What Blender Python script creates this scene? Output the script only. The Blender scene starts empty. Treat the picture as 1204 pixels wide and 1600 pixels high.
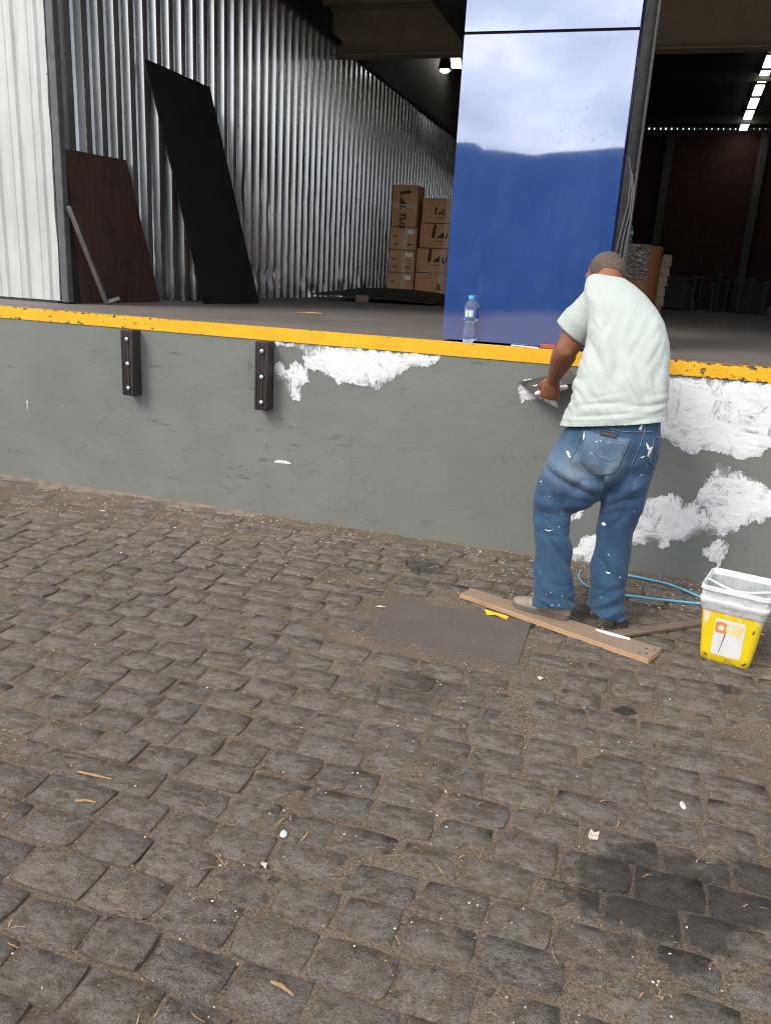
import bpy, bmesh, math, random
from mathutils import Vector, Matrix, noise, Euler
from mathutils.bvhtree import BVHTree
random.seed(7)
R = math.radians
sc = bpy.context.scene
COL = sc.collection

# ------------------------------------------------------------------ camera
CAM = Vector((0, -4.376, 1.5))
rot = ((0.952675762920531, 0.13583089524948558, -0.2719537803368568),
       (0.29894540068158754, -0.2563449082163106, 0.9191947211787589),
       (0.05514107502678189, -0.9569938641011732, -0.28481960241106347))   # columns: right, down, forward
cam = bpy.data.objects.new('camera', bpy.data.cameras.new('camera'))
COL.objects.link(cam)
cr = Matrix([(r[0], -r[1], -r[2]) for r in rot])
cam.matrix_world = Matrix.Translation(CAM) @ cr.to_4x4()
cam.data.sensor_fit = 'VERTICAL'
cam.data.sensor_height = 24.0
cam.data.lens = 24.0 * 1250 / 1600
cam.data.clip_start = 0.05
cam.data.clip_end = 900
sc.camera = cam

# ------------------------------------------------------------------ sky, sun, exposure
SUN_EL, SUN_AZ = R(44), R(214)          # azimuth measured from +Y towards +X: behind the camera, to the left
world = bpy.data.worlds.new('World')
sc.world = world
world.use_nodes = True
wn, wl = world.node_tree.nodes, world.node_tree.links
wn.clear()
w_out = wn.new('ShaderNodeOutputWorld')
w_bg = wn.new('ShaderNodeBackground')
w_bg.inputs['Strength'].default_value = 0.1
sky = wn.new('ShaderNodeTexSky')
sky.sky_type = 'NISHITA'
sky.sun_disc = False
sky.sun_elevation = SUN_EL
sky.sun_rotation = SUN_AZ
w_co = wn.new('ShaderNodeTexCoord')
w_map = wn.new('ShaderNodeMapping')
w_map.inputs['Scale'].default_value = (1, 1, 2.2)
w_n = wn.new('ShaderNodeTexNoise')
w_n.inputs['Scale'].default_value = 2.6
w_n.inputs['Detail'].default_value = 7
w_n.inputs['Roughness'].default_value = 0.55
w_r = wn.new('ShaderNodeValToRGB')
w_r.color_ramp.elements[0].position = 0.36
w_r.color_ramp.elements[0].color = (0.3, 0.3, 0.3, 1)
w_r.color_ramp.elements[1].position = 0.56
w_mix = wn.new('ShaderNodeMix')
w_mix.data_type = 'RGBA'
w_n2 = wn.new('ShaderNodeTexNoise')
w_n2.inputs['Scale'].default_value = 7.0
w_n2.inputs['Detail'].default_value = 5
w_c = wn.new('ShaderNodeValToRGB')
w_c.color_ramp.elements[0].position = 0.36
w_c.color_ramp.elements[0].color = (6.4, 6.7, 7.4, 1)
w_c.color_ramp.elements[1].position = 0.64
w_c.color_ramp.elements[1].color = (12.0, 12.0, 12.2, 1)
wl.new(w_co.outputs['Generated'], w_map.inputs['Vector'])
wl.new(w_map.outputs['Vector'], w_n.inputs['Vector'])
wl.new(w_map.outputs['Vector'], w_n2.inputs['Vector'])
wl.new(w_n.outputs['Fac'], w_r.inputs['Fac'])
wl.new(w_n2.outputs['Fac'], w_c.inputs['Fac'])
wl.new(w_r.outputs['Color'], w_mix.inputs['Factor'])
wl.new(sky.outputs['Color'], w_mix.inputs['A'])
wl.new(w_c.outputs['Color'], w_mix.inputs['B'])
wl.new(w_mix.outputs['Result'], w_bg.inputs['Color'])
wl.new(w_bg.outputs['Background'], w_out.inputs['Surface'])

sun = bpy.data.objects.new('sun', bpy.data.lights.new('sun', 'SUN'))
COL.objects.link(sun)
sun.data.energy = 1.2
sun.data.angle = R(20)
sun.data.color = (1.0, 0.95, 0.88)
sd = Vector((math.sin(SUN_AZ) * math.cos(SUN_EL), math.cos(SUN_AZ) * math.cos(SUN_EL), math.sin(SUN_EL)))
sun.rotation_euler = sd.to_track_quat('Z', 'Y').to_euler()
sun.location = sd * 30

sc.view_settings.view_transform = 'Standard'
sc.view_settings.look = 'None'
sc.view_settings.exposure = 1.0
sc.view_settings.gamma = 1.0
sc.view_settings.use_curve_mapping = False
sc.render.engine = 'CYCLES'
sc.cycles.max_bounces = 8
sc.cycles.filter_width = 1.1

# ------------------------------------------------------------------ material helpers
class MT:
    """small wrapper to write node materials compactly"""
    def __init__(s, name):
        s.m = bpy.data.materials.new(name)
        s.m.use_nodes = True
        s.t = s.m.node_tree
        s.n, s.l = s.t.nodes, s.t.links
        s.bsdf = s.n.get('Principled BSDF')
        s.co = s.n.new('ShaderNodeTexCoord')
    def val(s, x, sock):
        if hasattr(x, 'is_output'):
            s.l.new(x, sock)
        elif isinstance(x, (tuple, list)):
            sock.default_value = tuple(x) + ((1,) if len(x) == 3 and len(sock.default_value) == 4 else ())
        else:
            sock.default_value = x
    def set(s, **k):
        names = dict(color='Base Color', rough='Roughness', metal='Metallic', normal='Normal', coat='Coat Weight',
                     coat_rough='Coat Roughness', coat_ior='Coat IOR', ior='IOR', spec='Specular IOR Level',
                     trans='Transmission Weight', alpha='Alpha', emit='Emission Color', emit_s='Emission Strength',
                     sss='Subsurface Weight', sheen='Sheen Weight', coat_normal='Coat Normal', sss_r='Subsurface Radius', sss_s='Subsurface Scale')
        for a, b in k.items():
            s.val(b, s.bsdf.inputs[names[a]])
        return s
    def vec(s, scale=(1, 1, 1), kind='Object', rotz=0.0, rand=False):
        mp = s.n.new('ShaderNodeMapping')
        mp.inputs['Scale'].default_value = scale
        mp.inputs['Rotation'].default_value = (0, 0, rotz)
        s.l.new(s.co.outputs[kind], mp.inputs['Vector'])
        if rand:
            oi = s.n.new('ShaderNodeObjectInfo')
            mu = s.n.new('ShaderNodeVectorMath'); mu.operation = 'SCALE'
            mu.inputs[0].default_value = (37.0, 71.0, 53.0)
            s.l.new(oi.outputs['Random'], mu.inputs['Scale'])
            s.l.new(mu.outputs['Vector'], mp.inputs['Location'])
        return mp.outputs['Vector']
    def noise(s, scale=5, detail=4, rough=0.5, vec=None, dist=0.0):
        n = s.n.new('ShaderNodeTexNoise')
        n.inputs['Scale'].default_value = scale
        n.inputs['Detail'].default_value = detail
        n.inputs['Roughness'].default_value = rough
        n.inputs['Distortion'].default_value = dist
        s.l.new(vec if vec is not None else s.vec(), n.inputs['Vector'])
        return n.outputs['Fac']
    def voro(s, scale=5, vec=None, feature='F1', out='Distance', rnd=1.0):
        n = s.n.new('ShaderNodeTexVoronoi')
        n.feature = feature
        n.inputs['Scale'].default_value = scale
        n.inputs['Randomness'].default_value = rnd
        s.l.new(vec if vec is not None else s.vec(), n.inputs['Vector'])
        return n.outputs[out]
    def ramp(s, fac, *stops):
        r = s.n.new('ShaderNodeValToRGB')
        e = r.color_ramp.elements
        while len(e) < len(stops):
            e.new(0.5)
        for el, (p, c) in zip(e, stops):
            el.position = p
            el.color = (c, c, c, 1) if isinstance(c, (int, float)) else tuple(c) + (1,)
        s.val(fac, r.inputs['Fac'])
        return r.outputs['Color']
    def mix(s, fac, a, b, mode='MIX'):
        m = s.n.new('ShaderNodeMix')
        m.data_type = 'RGBA'
        m.blend_type = mode
        s.val(fac, m.inputs['Factor'])
        s.val(a, m.inputs['A'])
        s.val(b, m.inputs['B'])
        return m.outputs['Result']
    def math(s, op, a, b=0.0, clamp=False):
        m = s.n.new('ShaderNodeMath')
        m.operation = op
        m.use_clamp = clamp
        s.val(a, m.inputs[0])
        s.val(b, m.inputs[1])
        return m.outputs[0]
    def attr(s, name):
        a = s.n.new('ShaderNodeAttribute')
        a.attribute_name = name
        return a.outputs['Fac']
    def sep(s, vec):
        x = s.n.new('ShaderNodeSeparateXYZ')
        s.l.new(vec, x.inputs[0])
        return x.outputs
    def rand(s):
        oi = s.n.new('ShaderNodeObjectInfo')
        ge = s.n.new('ShaderNodeNewGeometry')
        return s.math('FRACT', s.math('ADD', oi.outputs['Random'], ge.outputs['Random Per Island']))
    def stains(s, spots, wob=0.05, scale=14):
        """dark oil spots at fixed places on the ground (world position)"""
        ge = s.n.new('ShaderNodeNewGeometry')
        n = s.noise(scale, 4, 0.65, ge.outputs['Position'])
        acc = None
        for x, y, r_, k in spots:
            v = s.n.new('ShaderNodeVectorMath'); v.operation = 'DISTANCE'
            s.l.new(ge.outputs['Position'], v.inputs[0])
            v.inputs[1].default_value = (x, y, 0)
            d = s.math('ADD', s.math('DIVIDE', v.outputs['Value'], r_), s.math('MULTIPLY', s.math('SUBTRACT', n, 0.5), 1.6))
            f = s.math('MULTIPLY', s.ramp(d, (0.75, 1), (1.1, 0)), k)
            acc = f if acc is None else s.math('MAXIMUM', acc, f)
        return acc
    def bump(s, h, strength=0.3, dist=0.01):
        b = s.n.new('ShaderNodeBump')
        b.inputs['Strength'].default_value = strength
        b.inputs['Distance'].default_value = dist
        s.val(h, b.inputs['Height'])
        return b.outputs['Normal']

def simple(name, color, rough=0.6, metal=0.0, vary=0.15, scale=12, bump=0.15, bdist=0.003, **k):
    t = MT(name)
    v = t.vec(kind='Object')
    f = t.noise(scale, 5, 0.6, v)
    c0 = tuple(x * (1 - vary) for x in color)
    c1 = tuple(min(1, x * (1 + vary)) for x in color)
    t.set(color=t.ramp(f, (0.3, c0), (0.7, c1)), rough=rough, metal=metal, **k)
    if bump:
        t.set(normal=t.bump(t.noise(scale * 4, 4, 0.6, v), bump, bdist))
    return t.m

# ------------------------------------------------------------------ materials
def m_gray_wall():
    t = MT('painted_gray_concrete')
    v = t.vec()
    big = t.noise(1.3, 5, 0.6, v)
    st = t.noise(4.0, 6, 0.65, t.vec((0.8, 1, 1.6)))
    brush = t.noise(5.0, 6, 0.7, t.vec((0.5, 1, 6)))
    c = t.mix(t.ramp(big, (0.3, 0), (0.7, 1)), (0.178, 0.192, 0.170), (0.210, 0.220, 0.196))
    c = t.mix(t.ramp(st, (0.35, 0.35), (0.6, 0.0)), c, (0.158, 0.170, 0.152))
    c = t.mix(t.ramp(brush, (0.64, 0), (0.74, 0.4)), c, (0.13, 0.14, 0.128))
    sc_ = t.noise(9, 4, 0.75, t.vec((0.6, 1, 1.8)), dist=0.8)
    c = t.mix(t.math('MULTIPLY', t.ramp(sc_, (0.60, 0), (0.68, 0.8)), t.ramp(big, (0.42, 0), (0.58, 1))), c, (0.095, 0.102, 0.095))
    hair = t.math('ABSOLUTE', t.math('SUBTRACT', t.noise(2.2, 5, 0.6, t.vec((1, 1, 0.8)), dist=0.6), 0.5))
    c = t.mix(t.math('MULTIPLY', t.ramp(hair, (0.0, 1), (0.006, 0)), t.ramp(t.noise(1.7, 2, 0.5, t.vec((1, 1, 1.4))), (0.52, 0), (0.6, 0.45))), c, (0.10, 0.105, 0.10))
    run = t.noise(6, 4, 0.7, t.vec((2.6, 1, 0.25)))
    c = t.mix(t.ramp(run, (0.64, 0), (0.76, 0.3)), c, (0.29, 0.30, 0.275))
    dz = t.sep(t.co.outputs['Object'])[2]
    dust = t.math('MULTIPLY', t.ramp(dz, (0.0, 1), (0.09, 0.0)), t.ramp(t.noise(14, 5, 0.7, v), (0.36, 0), (0.60, 0.85)))
    c = t.mix(dust, c, (0.22, 0.185, 0.15))
    fl = t.voro(34, t.vec((1, 1, 0.8)))
    c = t.mix(t.math('MULTIPLY', t.ramp(fl, (0.05, 1), (0.08, 0)), t.ramp(t.noise(2.1, 2, 0.5, v), (0.6, 0), (0.66, 1))), c, (0.6, 0.6, 0.58))
    t.set(color=c, rough=t.ramp(st, (0.3, 0.5), (0.7, 0.62)), spec=0.4)
    h = t.math('ADD', t.noise(30, 5, 0.6, t.vec((0.5, 1, 1.4))), t.math('MULTIPLY', st, 1.2))
    t.set(normal=t.bump(h, 0.3, 0.004))
    return t.m

def m_yellow():
    t = MT('worn_yellow_paint')
    v = t.vec()
    z = t.sep(t.co.outputs['Object'])[2]
    n = t.noise(42, 6, 0.7, t.vec((0.6, 1, 1)))
    xx = t.sep(t.co.outputs['Object'])[0]
    loc = t.ramp(t.math('MULTIPLY', t.math('ADD', xx, 5.0), 0.16), (0.0, 0.36), (0.32, 0.34), (0.48, 0.10), (0.78, 0.05), (0.81, 0.44), (1.0, 0.46))
    edge = t.ramp(z, (0.0, 0.09), (0.014, 0.0), (0.060, 0.0), (0.076, 0.13))
    m = t.math('ADD', t.math('ADD', n, edge), t.math('MULTIPLY', loc, 0.31))
    chip = t.ramp(m, (0.725, 0), (0.745, 1))
    col = t.mix(t.ramp(t.noise(6, 4, 0.6, v), (0.3, 0), (0.7, 1)), (0.83, 0.42, 0.010), (0.90, 0.50, 0.018))
    c = t.mix(chip, col, (0.085, 0.055, 0.04))
    t.set(color=c, rough=0.5)
    t.set(normal=t.bump(t.math('SUBTRACT', t.math('MULTIPLY', t.noise(24, 4, 0.6, v), 0.6), chip), 0.5, 0.002))
    return t.m

def m_floor():
    t = MT('dusty_dock_concrete')
    v = t.vec()
    a = t.noise(1.1, 6, 0.6, v)
    b = t.noise(9, 6, 0.7, t.vec((0.5, 1.6, 1)))
    c = t.mix(t.ramp(a, (0.3, 0), (0.7, 1)), (0.125, 0.105, 0.09), (0.185, 0.16, 0.138))
    c = t.mix(t.ramp(b, (0.5, 0), (0.75, 0.6)), c, (0.085, 0.072, 0.062))
    t.set(color=c, rough=0.72, normal=t.bump(t.noise(60, 4, 0.6, v), 0.2, 0.003))
    return t.m

OIL = [(0.132, -1.585, 0.045, 0.85), (0.519, -1.256, 0.06, 0.55), (0.26, -2.52, 0.24, 0.62), (0.50, -2.42, 0.16, 0.6), (-0.62, -1.75, 0.16, 0.35), (-0.95, -0.42, 0.14, 0.5)]
def m_stone(name='granite_cobble', sc_=(1, 1, 1), k=1.0):
    t = MT(name)
    v = t.vec(sc_, rand=True)
    r = t.rand()
    a = t.noise(7, 8, 0.68, v)
    f = t.noise(90, 4, 0.7, v)
    c = t.mix(t.ramp(a, (0.34, 0), (0.66, 1)), (0.098 * k, 0.077 * k, 0.057 * k), (0.240 * k, 0.192 * k, 0.145 * k))
    c = t.mix(0.85, c, t.ramp(r, (0.0, (0.62, 0.62, 0.63)), (0.10, (0.82, 0.81, 0.80)), (0.6, (1.0, 0.97, 0.93)), (1.0, (1.18, 1.15, 1.12))), 'MULTIPLY')
    dust = t.math('MULTIPLY', t.ramp(t.noise(3.2, 5, 0.7, v), (0.42, 0), (0.58, 1)), t.ramp(f, (0.42, 0), (0.60, 1)))
    c = t.mix(t.math('MULTIPLY', dust, 0.9 * k), c, (0.42, 0.385, 0.35))
    c = t.mix(t.ramp(t.voro(42, v), (0.13, 0.9), (0.20, 0)), c, (0.40, 0.35, 0.29))
    c = t.mix(t.ramp(t.noise(26, 5, 0.7, v), (0.34, 0.85), (0.46, 0)), c, (0.045 * k, 0.038 * k, 0.033 * k))
    g2 = t.noise(46, 3, 0.6, v)
    c = t.mix(t.ramp(g2, (0.56, 0), (0.66, 0.55)), c, (0.33, 0.28, 0.23))
    c = t.mix(t.ramp(g2, (0.34, 0.6), (0.43, 0)), c, (0.05, 0.042, 0.036))
    # sandy dirt carried on to the rims
    z = t.sep(t.co.outputs['Object'])[2]
    c = t.mix(t.math('MULTIPLY', t.ramp(t.math('ADD', z, t.math('MULTIPLY', t.noise(18, 4, 0.7, v), 0.010)), (0.0015, 1), (0.0055, 0)), 0.85), c, (0.165, 0.129, 0.100))
    c = t.mix(t.stains(OIL), c, (0.022, 0.02, 0.019))
    t.set(color=c, rough=0.8, spec=0.3)
    h = t.math('ADD', t.math('MULTIPLY', a, 1.2), t.math('ADD', t.math('MULTIPLY', f, 0.35), t.math('MULTIPLY', t.noise(22, 6, 0.7, v), 1.1)))
    t.set(normal=t.bump(h, 0.95, 0.014))
    return t.m

def m_dirt():
    t = MT('packed_sandy_dirt')
    v = t.vec()
    a = t.noise(3.5, 7, 0.65, v)
    f = t.noise(150, 5, 0.75, v)
    c = t.mix(t.ramp(a, (0.3, 0), (0.7, 1)), (0.130, 0.100, 0.073), (0.222, 0.174, 0.130))
    c = t.mix(t.ramp(f, (0.35, 0.85), (0.52, 0)), c, (0.04, 0.032, 0.026))
    c = t.mix(t.ramp(f, (0.56, 0), (0.68, 0.8)), c, (0.36, 0.30, 0.24))
    c = t.mix(t.ramp(t.voro(70, v), (0.12, 0.8), (0.2, 0)), c, (0.27, 0.215, 0.165))
    c = t.mix(t.math('MULTIPLY', t.stains(OIL), 0.7), c, (0.03, 0.026, 0.023))
    t.set(color=c, rough=0.95, spec=0.2, normal=t.bump(t.math('ADD', f, t.math('MULTIPLY', t.noise(45, 5, 0.7, v), 1.4)), 0.8, 0.008))
    return t.m

def m_filler():
    t = MT('white_wall_filler')
    v = t.vec()
    k = t.attr('cover')
    cell = t.voro(7.5, t.vec((1, 1, 1.25)), out='Color')
    st = t.noise(24, 6, 0.72, t.vec((1.3, 1, 0.5)), dist=1.6)
    st2 = t.noise(20, 6, 0.7, t.vec((0.5, 1, 1.5)), dist=1.4)
    sx = t.sep(cell)
    dirn = t.mix(t.ramp(sx[0], (0.4, 0), (0.6, 1)), st, st2)
    m = t.math('ADD', t.math('ADD', k, t.math('MULTIPLY', t.math('SUBTRACT', dirn, 0.5), 3.0)), t.math('MULTIPLY', t.math('SUBTRACT', sx[1], 0.55), 0.55))
    g = t.ramp(m, (0.16, (0.25, 0.26, 0.25)), (0.34, (0.46, 0.467, 0.46)), (0.56, (0.66, 0.667, 0.667)), (0.85, (0.82, 0.82, 0.815)))
    t.set(color=g, rough=0.8, spec=0.3, normal=t.bump(t.math('ADD', dirn, t.math('MULTIPLY', t.noise(60, 4, 0.6, v), 0.3)), 0.35, 0.007))
    return t.m

def m_galv():
    t = MT('galvanised_sheet')
    v = t.vec()
    a = t.noise(7, 5, 0.6, t.vec((1, 1, 0.25)))
    b = t.noise(60, 3, 0.6, v)
    z = t.sep(t.co.outputs['Object'])[2]
    c = t.mix(t.ramp(a, (0.3, 0), (0.7, 1)), (0.66, 0.68, 0.68), (0.84, 0.86, 0.86))
    c = t.mix(t.math('MULTIPLY', t.ramp(z, (0.0, 0.8), (0.25, 0)), t.ramp(b, (0.4, 0), (0.6, 1))), c, (0.18, 0.16, 0.14))
    t.set(color=c, metal=0.9, rough=t.ramp(a, (0.2, 0.22), (0.8, 0.30)))
    t.set(normal=t.bump(t.noise(4, 3, 0.5, t.vec((1, 1, 0.5))), 0.06, 0.02))
    return t.m

def m_white_sheet():
    t = MT('weathered_white_sheet')
    v = t.vec()
    z = t.sep(t.co.outputs['Object'])[2]
    a = t.noise(5, 6, 0.65, t.vec((2.4, 1, 0.3)))
    c = t.mix(t.ramp(a, (0.3, 0), (0.7, 1)), (0.50, 0.51, 0.48), (0.66, 0.665, 0.635))
    d = t.math('MULTIPLY', t.ramp(z, (0.0, 1), (0.16, 0.0)), t.ramp(t.noise(9, 4, 0.6, t.vec((1.6, 1, 0.3))), (0.55, 0), (0.66, 1)))
    c = t.mix(d, c, (0.12, 0.085, 0.055))
    c = t.mix(t.ramp(t.noise(24, 5, 0.7, t.vec((1, 1, 0.12))), (0.66, 0), (0.75, 0.35)), c, (0.34, 0.33, 0.30))
    t.set(color=c, rough=0.42, metal=0.15, normal=t.bump(t.noise(6, 4, 0.6, t.vec((1, 1, 0.8))), 0.3, 0.02))
    return t.m

def m_blue():
    t = MT('blue_polished_cladding')
    v = t.vec()
    a = t.noise(2.5, 4, 0.6, v)
    c = t.mix(t.ramp(a, (0.3, 0), (0.7, 1)), (0.001, 0.052, 0.27), (0.002, 0.064, 0.32))
    sm = t.noise(6, 7, 0.72, t.vec((2.2, 1, 0.7)))
    fine = t.noise(60, 4, 0.7, t.vec((3.2, 1, 0.25)))
    dust = t.math('MULTIPLY', t.ramp(sm, (0.50, 0.0), (0.80, 0.08)), t.ramp(fine, (0.3, 0.5), (0.65, 1.0)))
    c = t.mix(dust, c, (0.42, 0.46, 0.56))
    sc_ = t.ramp(t.noise(12, 3, 0.6, t.vec((5, 1, 0.5), rotz=0.0)), (0.735, 0), (0.76, 0.4))
    c = t.mix(sc_, c, (0.4, 0.45, 0.6))
    smud = t.math('MULTIPLY', t.ramp(t.noise(26, 4, 0.65, t.vec((1.8, 1, 1.0)), dist=1.0), (0.62, 0), (0.70, 1)), t.ramp(t.noise(2.2, 3, 0.5, v), (0.5, 0), (0.62, 1)))
    t.set(color=c, rough=0.07, ior=1.8, coat=t.math('SUBTRACT', 1.0, t.math('MULTIPLY', smud, 0.6)), coat_ior=3.7, coat_rough=t.ramp(fine, (0.35, 0.015), (0.75, 0.05)))
    w = t.math('ADD', t.noise(2.2, 2, 0.4, v), t.math('MULTIPLY', t.noise(5, 2, 0.4, t.vec((1, 1, 0.4))), 0.15))
    n = t.bump(w, 0.08, 0.02)
    t.set(normal=n, coat_normal=n)
    return t.m

def m_rubber():
    t = MT('black_rubber')
    a = t.noise(18, 5, 0.65, t.vec((1, 1, 0.3)))
    t.set(color=t.ramp(a, (0.3, (0.016, 0.012, 0.011)), (0.75, (0.05, 0.036, 0.031))), rough=0.55,
          normal=t.bump(t.noise(70, 4, 0.6), 0.3, 0.003))
    return t.m

def m_wood(name, c0, c1, scale=(1, 14, 14), rough=0.75, dust=None):
    t = MT(name)
    a = t.noise(3.2, 6, 0.65, t.vec(scale, rand=True), dist=0.6)
    b = t.noise(6, 4, 0.6, t.vec(rand=True))
    c = t.mix(t.ramp(a, (0.3, 0), (0.7, 1)), c0, c1)
    c = t.mix(t.ramp(b, (0.5, 0), (0.75, 0.55)), c, tuple(x * 0.5 for x in c0))
    if dust:
        ge = t.n.new('ShaderNodeNewGeometry')
        nz = t.sep(ge.outputs['Normal'])[2]
        c = t.mix(t.math('MULTIPLY', t.ramp(nz, (0.6, 0), (0.9, 1)), t.ramp(b, (0.3, 0.95), (0.7, 0.6))), c, dust)
    t.set(color=c, rough=rough, normal=t.bump(a, 0.35, 0.004))
    return t.m

def m_card():
    t = MT('brown_cardboard')
    v = t.vec(rand=True)
    a = t.noise(4, 4, 0.6, v)
    b = t.noise(30, 3, 0.6, t.vec((1, 1, 12), rand=True))
    c = t.mix(t.ramp(a, (0.3, 0), (0.7, 1)), (0.45, 0.245, 0.125), (0.54, 0.31, 0.165))
    c = t.mix(t.ramp(b, (0.4, 0.25), (0.6, 0)), c, (0.30, 0.16, 0.08))
    t.set(color=c, rough=0.8, normal=t.bump(b, 0.1, 0.002))
    return t.m

def m_denim():
    t = MT('washed_blue_denim')
    v = t.vec()
    fade = t.attr('fade')
    a = t.noise(11, 6, 0.65, t.vec((1.4, 1, 0.6)))
    tw = t.noise(240, 3, 0.7, t.vec((1, 1, 0.35)))
    m = t.math('ADD', fade, t.math('MULTIPLY', t.math('SUBTRACT', a, 0.5), 0.55))
    c = t.ramp(m, (0.08, (0.020, 0.045, 0.088)), (0.40, (0.038, 0.084, 0.148)), (0.72, (0.125, 0.190, 0.262)), (1.0, (0.25, 0.32, 0.38)))
    c = t.mix(t.ramp(tw, (0.4, 0.25), (0.65, 0)), c, (0.02, 0.04, 0.09))
    # dried white paint flecks
    pv = t.vec((1.0, 1.0, 1.0))
    d1 = t.voro(26, t.vec((0.75, 0.75, 1.5)))
    d2 = t.voro(75, pv)
    reg = t.noise(6, 3, 0.6, t.vec())
    f1 = t.math('MULTIPLY', t.ramp(t.math('ADD', d1, t.math('MULTIPLY', t.noise(70, 3, 0.6), 0.20)), (0.165, 1), (0.20, 0)), t.ramp(reg, (0.50, 0), (0.56, 1)))
    f2 = t.math('MULTIPLY', t.ramp(d2, (0.07, 1), (0.11, 0)), t.ramp(reg, (0.52, 0), (0.60, 0.7)))
    sm_ = t.math('MULTIPLY', t.ramp(t.noise(16, 5, 0.75, t.vec((0.8, 0.8, 1.3))), (0.62, 0), (0.70, 0.6)), t.ramp(fade, (0.45, 0), (0.6, 1)))
    c = t.mix(sm_, c, (0.42, 0.47, 0.50))
    c = t.mix(t.math('MAXIMUM', f1, f2), c, (0.66, 0.69, 0.70))
    t.set(color=c, rough=0.88, spec=0.25, sheen=0.15, normal=t.bump(t.math('ADD', tw, t.math('MULTIPLY', a, 1.2)), 0.3, 0.004))
    return t.m

def m_shirt():
    t = MT('pale_mint_cotton')
    v = t.vec()
    a = t.noise(8, 5, 0.6, v)
    c = t.mix(t.ramp(a, (0.3, 0), (0.7, 1)), (0.440, 0.483, 0.443), (0.480, 0.518, 0.478))
    dv = t.n.new('ShaderNodeVectorMath'); dv.operation = 'DOT_PRODUCT'
    t.l.new(t.co.outputs['Object'], dv.inputs[0])
    dv.inputs[1].default_value = tuple(HEM_N)
    d = t.math('SUBTRACT', dv.outputs['Value'], HEM_N.dot(HEM_C))      # 0 at the hem, negative above it
    line = t.math('MAXIMUM', t.ramp(t.math('ABSOLUTE', t.math('ADD', d, 0.021)), (0.0, 1), (0.0022, 0)), t.ramp(t.math('ABSOLUTE', t.math('ADD', d, 0.026)), (0.0, 0.7), (0.0022, 0)))
    c = t.mix(t.math('MULTIPLY', line, 0.35), c, (0.24, 0.27, 0.25))
    st = t.math('MULTIPLY', t.ramp(t.noise(30, 4, 0.7, v), (0.66, 0), (0.72, 0.7)), t.ramp(d, (-0.20, 0), (-0.05, 1)) if False else t.ramp(t.noise(4, 2, 0.5, v), (0.55, 0), (0.62, 1)))
    c = t.mix(st, c, (0.62, 0.64, 0.62))
    t.set(color=c, rough=0.9, spec=0.2, sheen=0.1, normal=t.bump(t.math('ADD', t.math('MULTIPLY', t.noise(300, 2, 0.5, v), 0.6), t.math('SUBTRACT', t.math('MULTIPLY', t.noise(22, 5, 0.65, v, dist=0.8), 2.2), line)), 0.28, 0.004))
    return t.m

def m_skin():
    t = MT('brown_skin')
    v = t.vec()
    a = t.noise(9, 5, 0.6, v)
    c = t.mix(t.ramp(a, (0.3, 0), (0.7, 1)), (0.225, 0.088, 0.046), (0.32, 0.138, 0.078))
    c = t.mix(t.ramp(t.noise(60, 4, 0.6, v), (0.3, 0.25), (0.5, 0)), c, (0.12, 0.045, 0.025))
    t.set(color=c, rough=0.5, spec=0.4, sss=0.06, sss_r=(0.5, 0.2, 0.1), sss_s=0.02, normal=t.bump(t.noise(170, 3, 0.6, v), 0.15, 0.002))
    return t.m

def m_hair():
    t = MT('short_grey_stubble')
    v = t.vec()
    s_ = t.noise(330, 3, 0.7, v)
    c = t.ramp(s_, (0.34, (0.040, 0.028, 0.023)), (0.52, (0.115, 0.076, 0.058)), (0.68, (0.26, 0.225, 0.205)))
    c = t.mix(t.ramp(t.noise(14, 3, 0.5, v), (0.40, 0), (0.65, 0.45)), c, (0.055, 0.034, 0.026))
    c = t.mix(t.ramp(t.noise(200, 2, 0.6, v), (0.50, 0), (0.62, 0.30)), c, (0.25, 0.235, 0.225))
    t.set(color=c, rough=0.8, spec=0.2, normal=t.bump(s_, 0.6, 0.004))
    return t.m

def m_bucket():
    t = MT('splashed_white_plastic')
    v = t.vec()
    a = t.noise(22, 6, 0.75, t.vec((1, 1, 1.8)), dist=0.8)
    c = t.mix(t.ramp(a, (0.50, 0), (0.66, 0.8)), (0.74, 0.745, 0.735), (0.40, 0.42, 0.41))
    c = t.mix(t.ramp(t.noise(48, 4, 0.7, v), (0.66, 0), (0.72, 0.8)), c, (0.12, 0.14, 0.15))
    t.set(color=c, rough=0.45, normal=t.bump(t.noise(30, 5, 0.65, v), 0.7, 0.006))
    return t.m

def m_bucket_in():
    t = MT('filler_smeared_plastic')
    a = t.noise(10, 5, 0.7, t.vec((1.6, 1.6, 0.5)))
    c = t.mix(t.ramp(a, (0.35, 0), (0.65, 1)), (0.34, 0.36, 0.35), (0.52, 0.535, 0.525))
    t.set(color=c, rough=0.55, normal=t.bump(a, 0.4, 0.006))
    return t.m

def m_bucket_y():
    t = MT('yellow_bucket_plastic')
    v = t.vec()
    z = t.sep(t.co.outputs['Object'])[2]
    a = t.noise(14, 6, 0.7, t.vec((1, 1, 0.45)), dist=0.6)
    c = t.mix(t.ramp(t.noise(5, 3, 0.5, v), (0.3, 0), (0.7, 1)), (0.80, 0.57, 0.010), (0.88, 0.66, 0.014))
    top = t.ramp(z, (0.10, 0.0), (0.24, 0.16))
    c = t.mix(t.ramp(t.math('ADD', a, top), (0.70, 0), (0.76, 0.85)), c, (0.74, 0.73, 0.68))
    low = t.ramp(z, (0.0, 0.16), (0.05, 0.0))
    c = t.mix(t.ramp(t.math('ADD', t.noise(30, 5, 0.7, v), low), (0.62, 0), (0.72, 0.55)), c, (0.20, 0.15, 0.09))
    t.set(color=c, rough=0.36, normal=t.bump(a, 0.15, 0.003))
    return t.m

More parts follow.
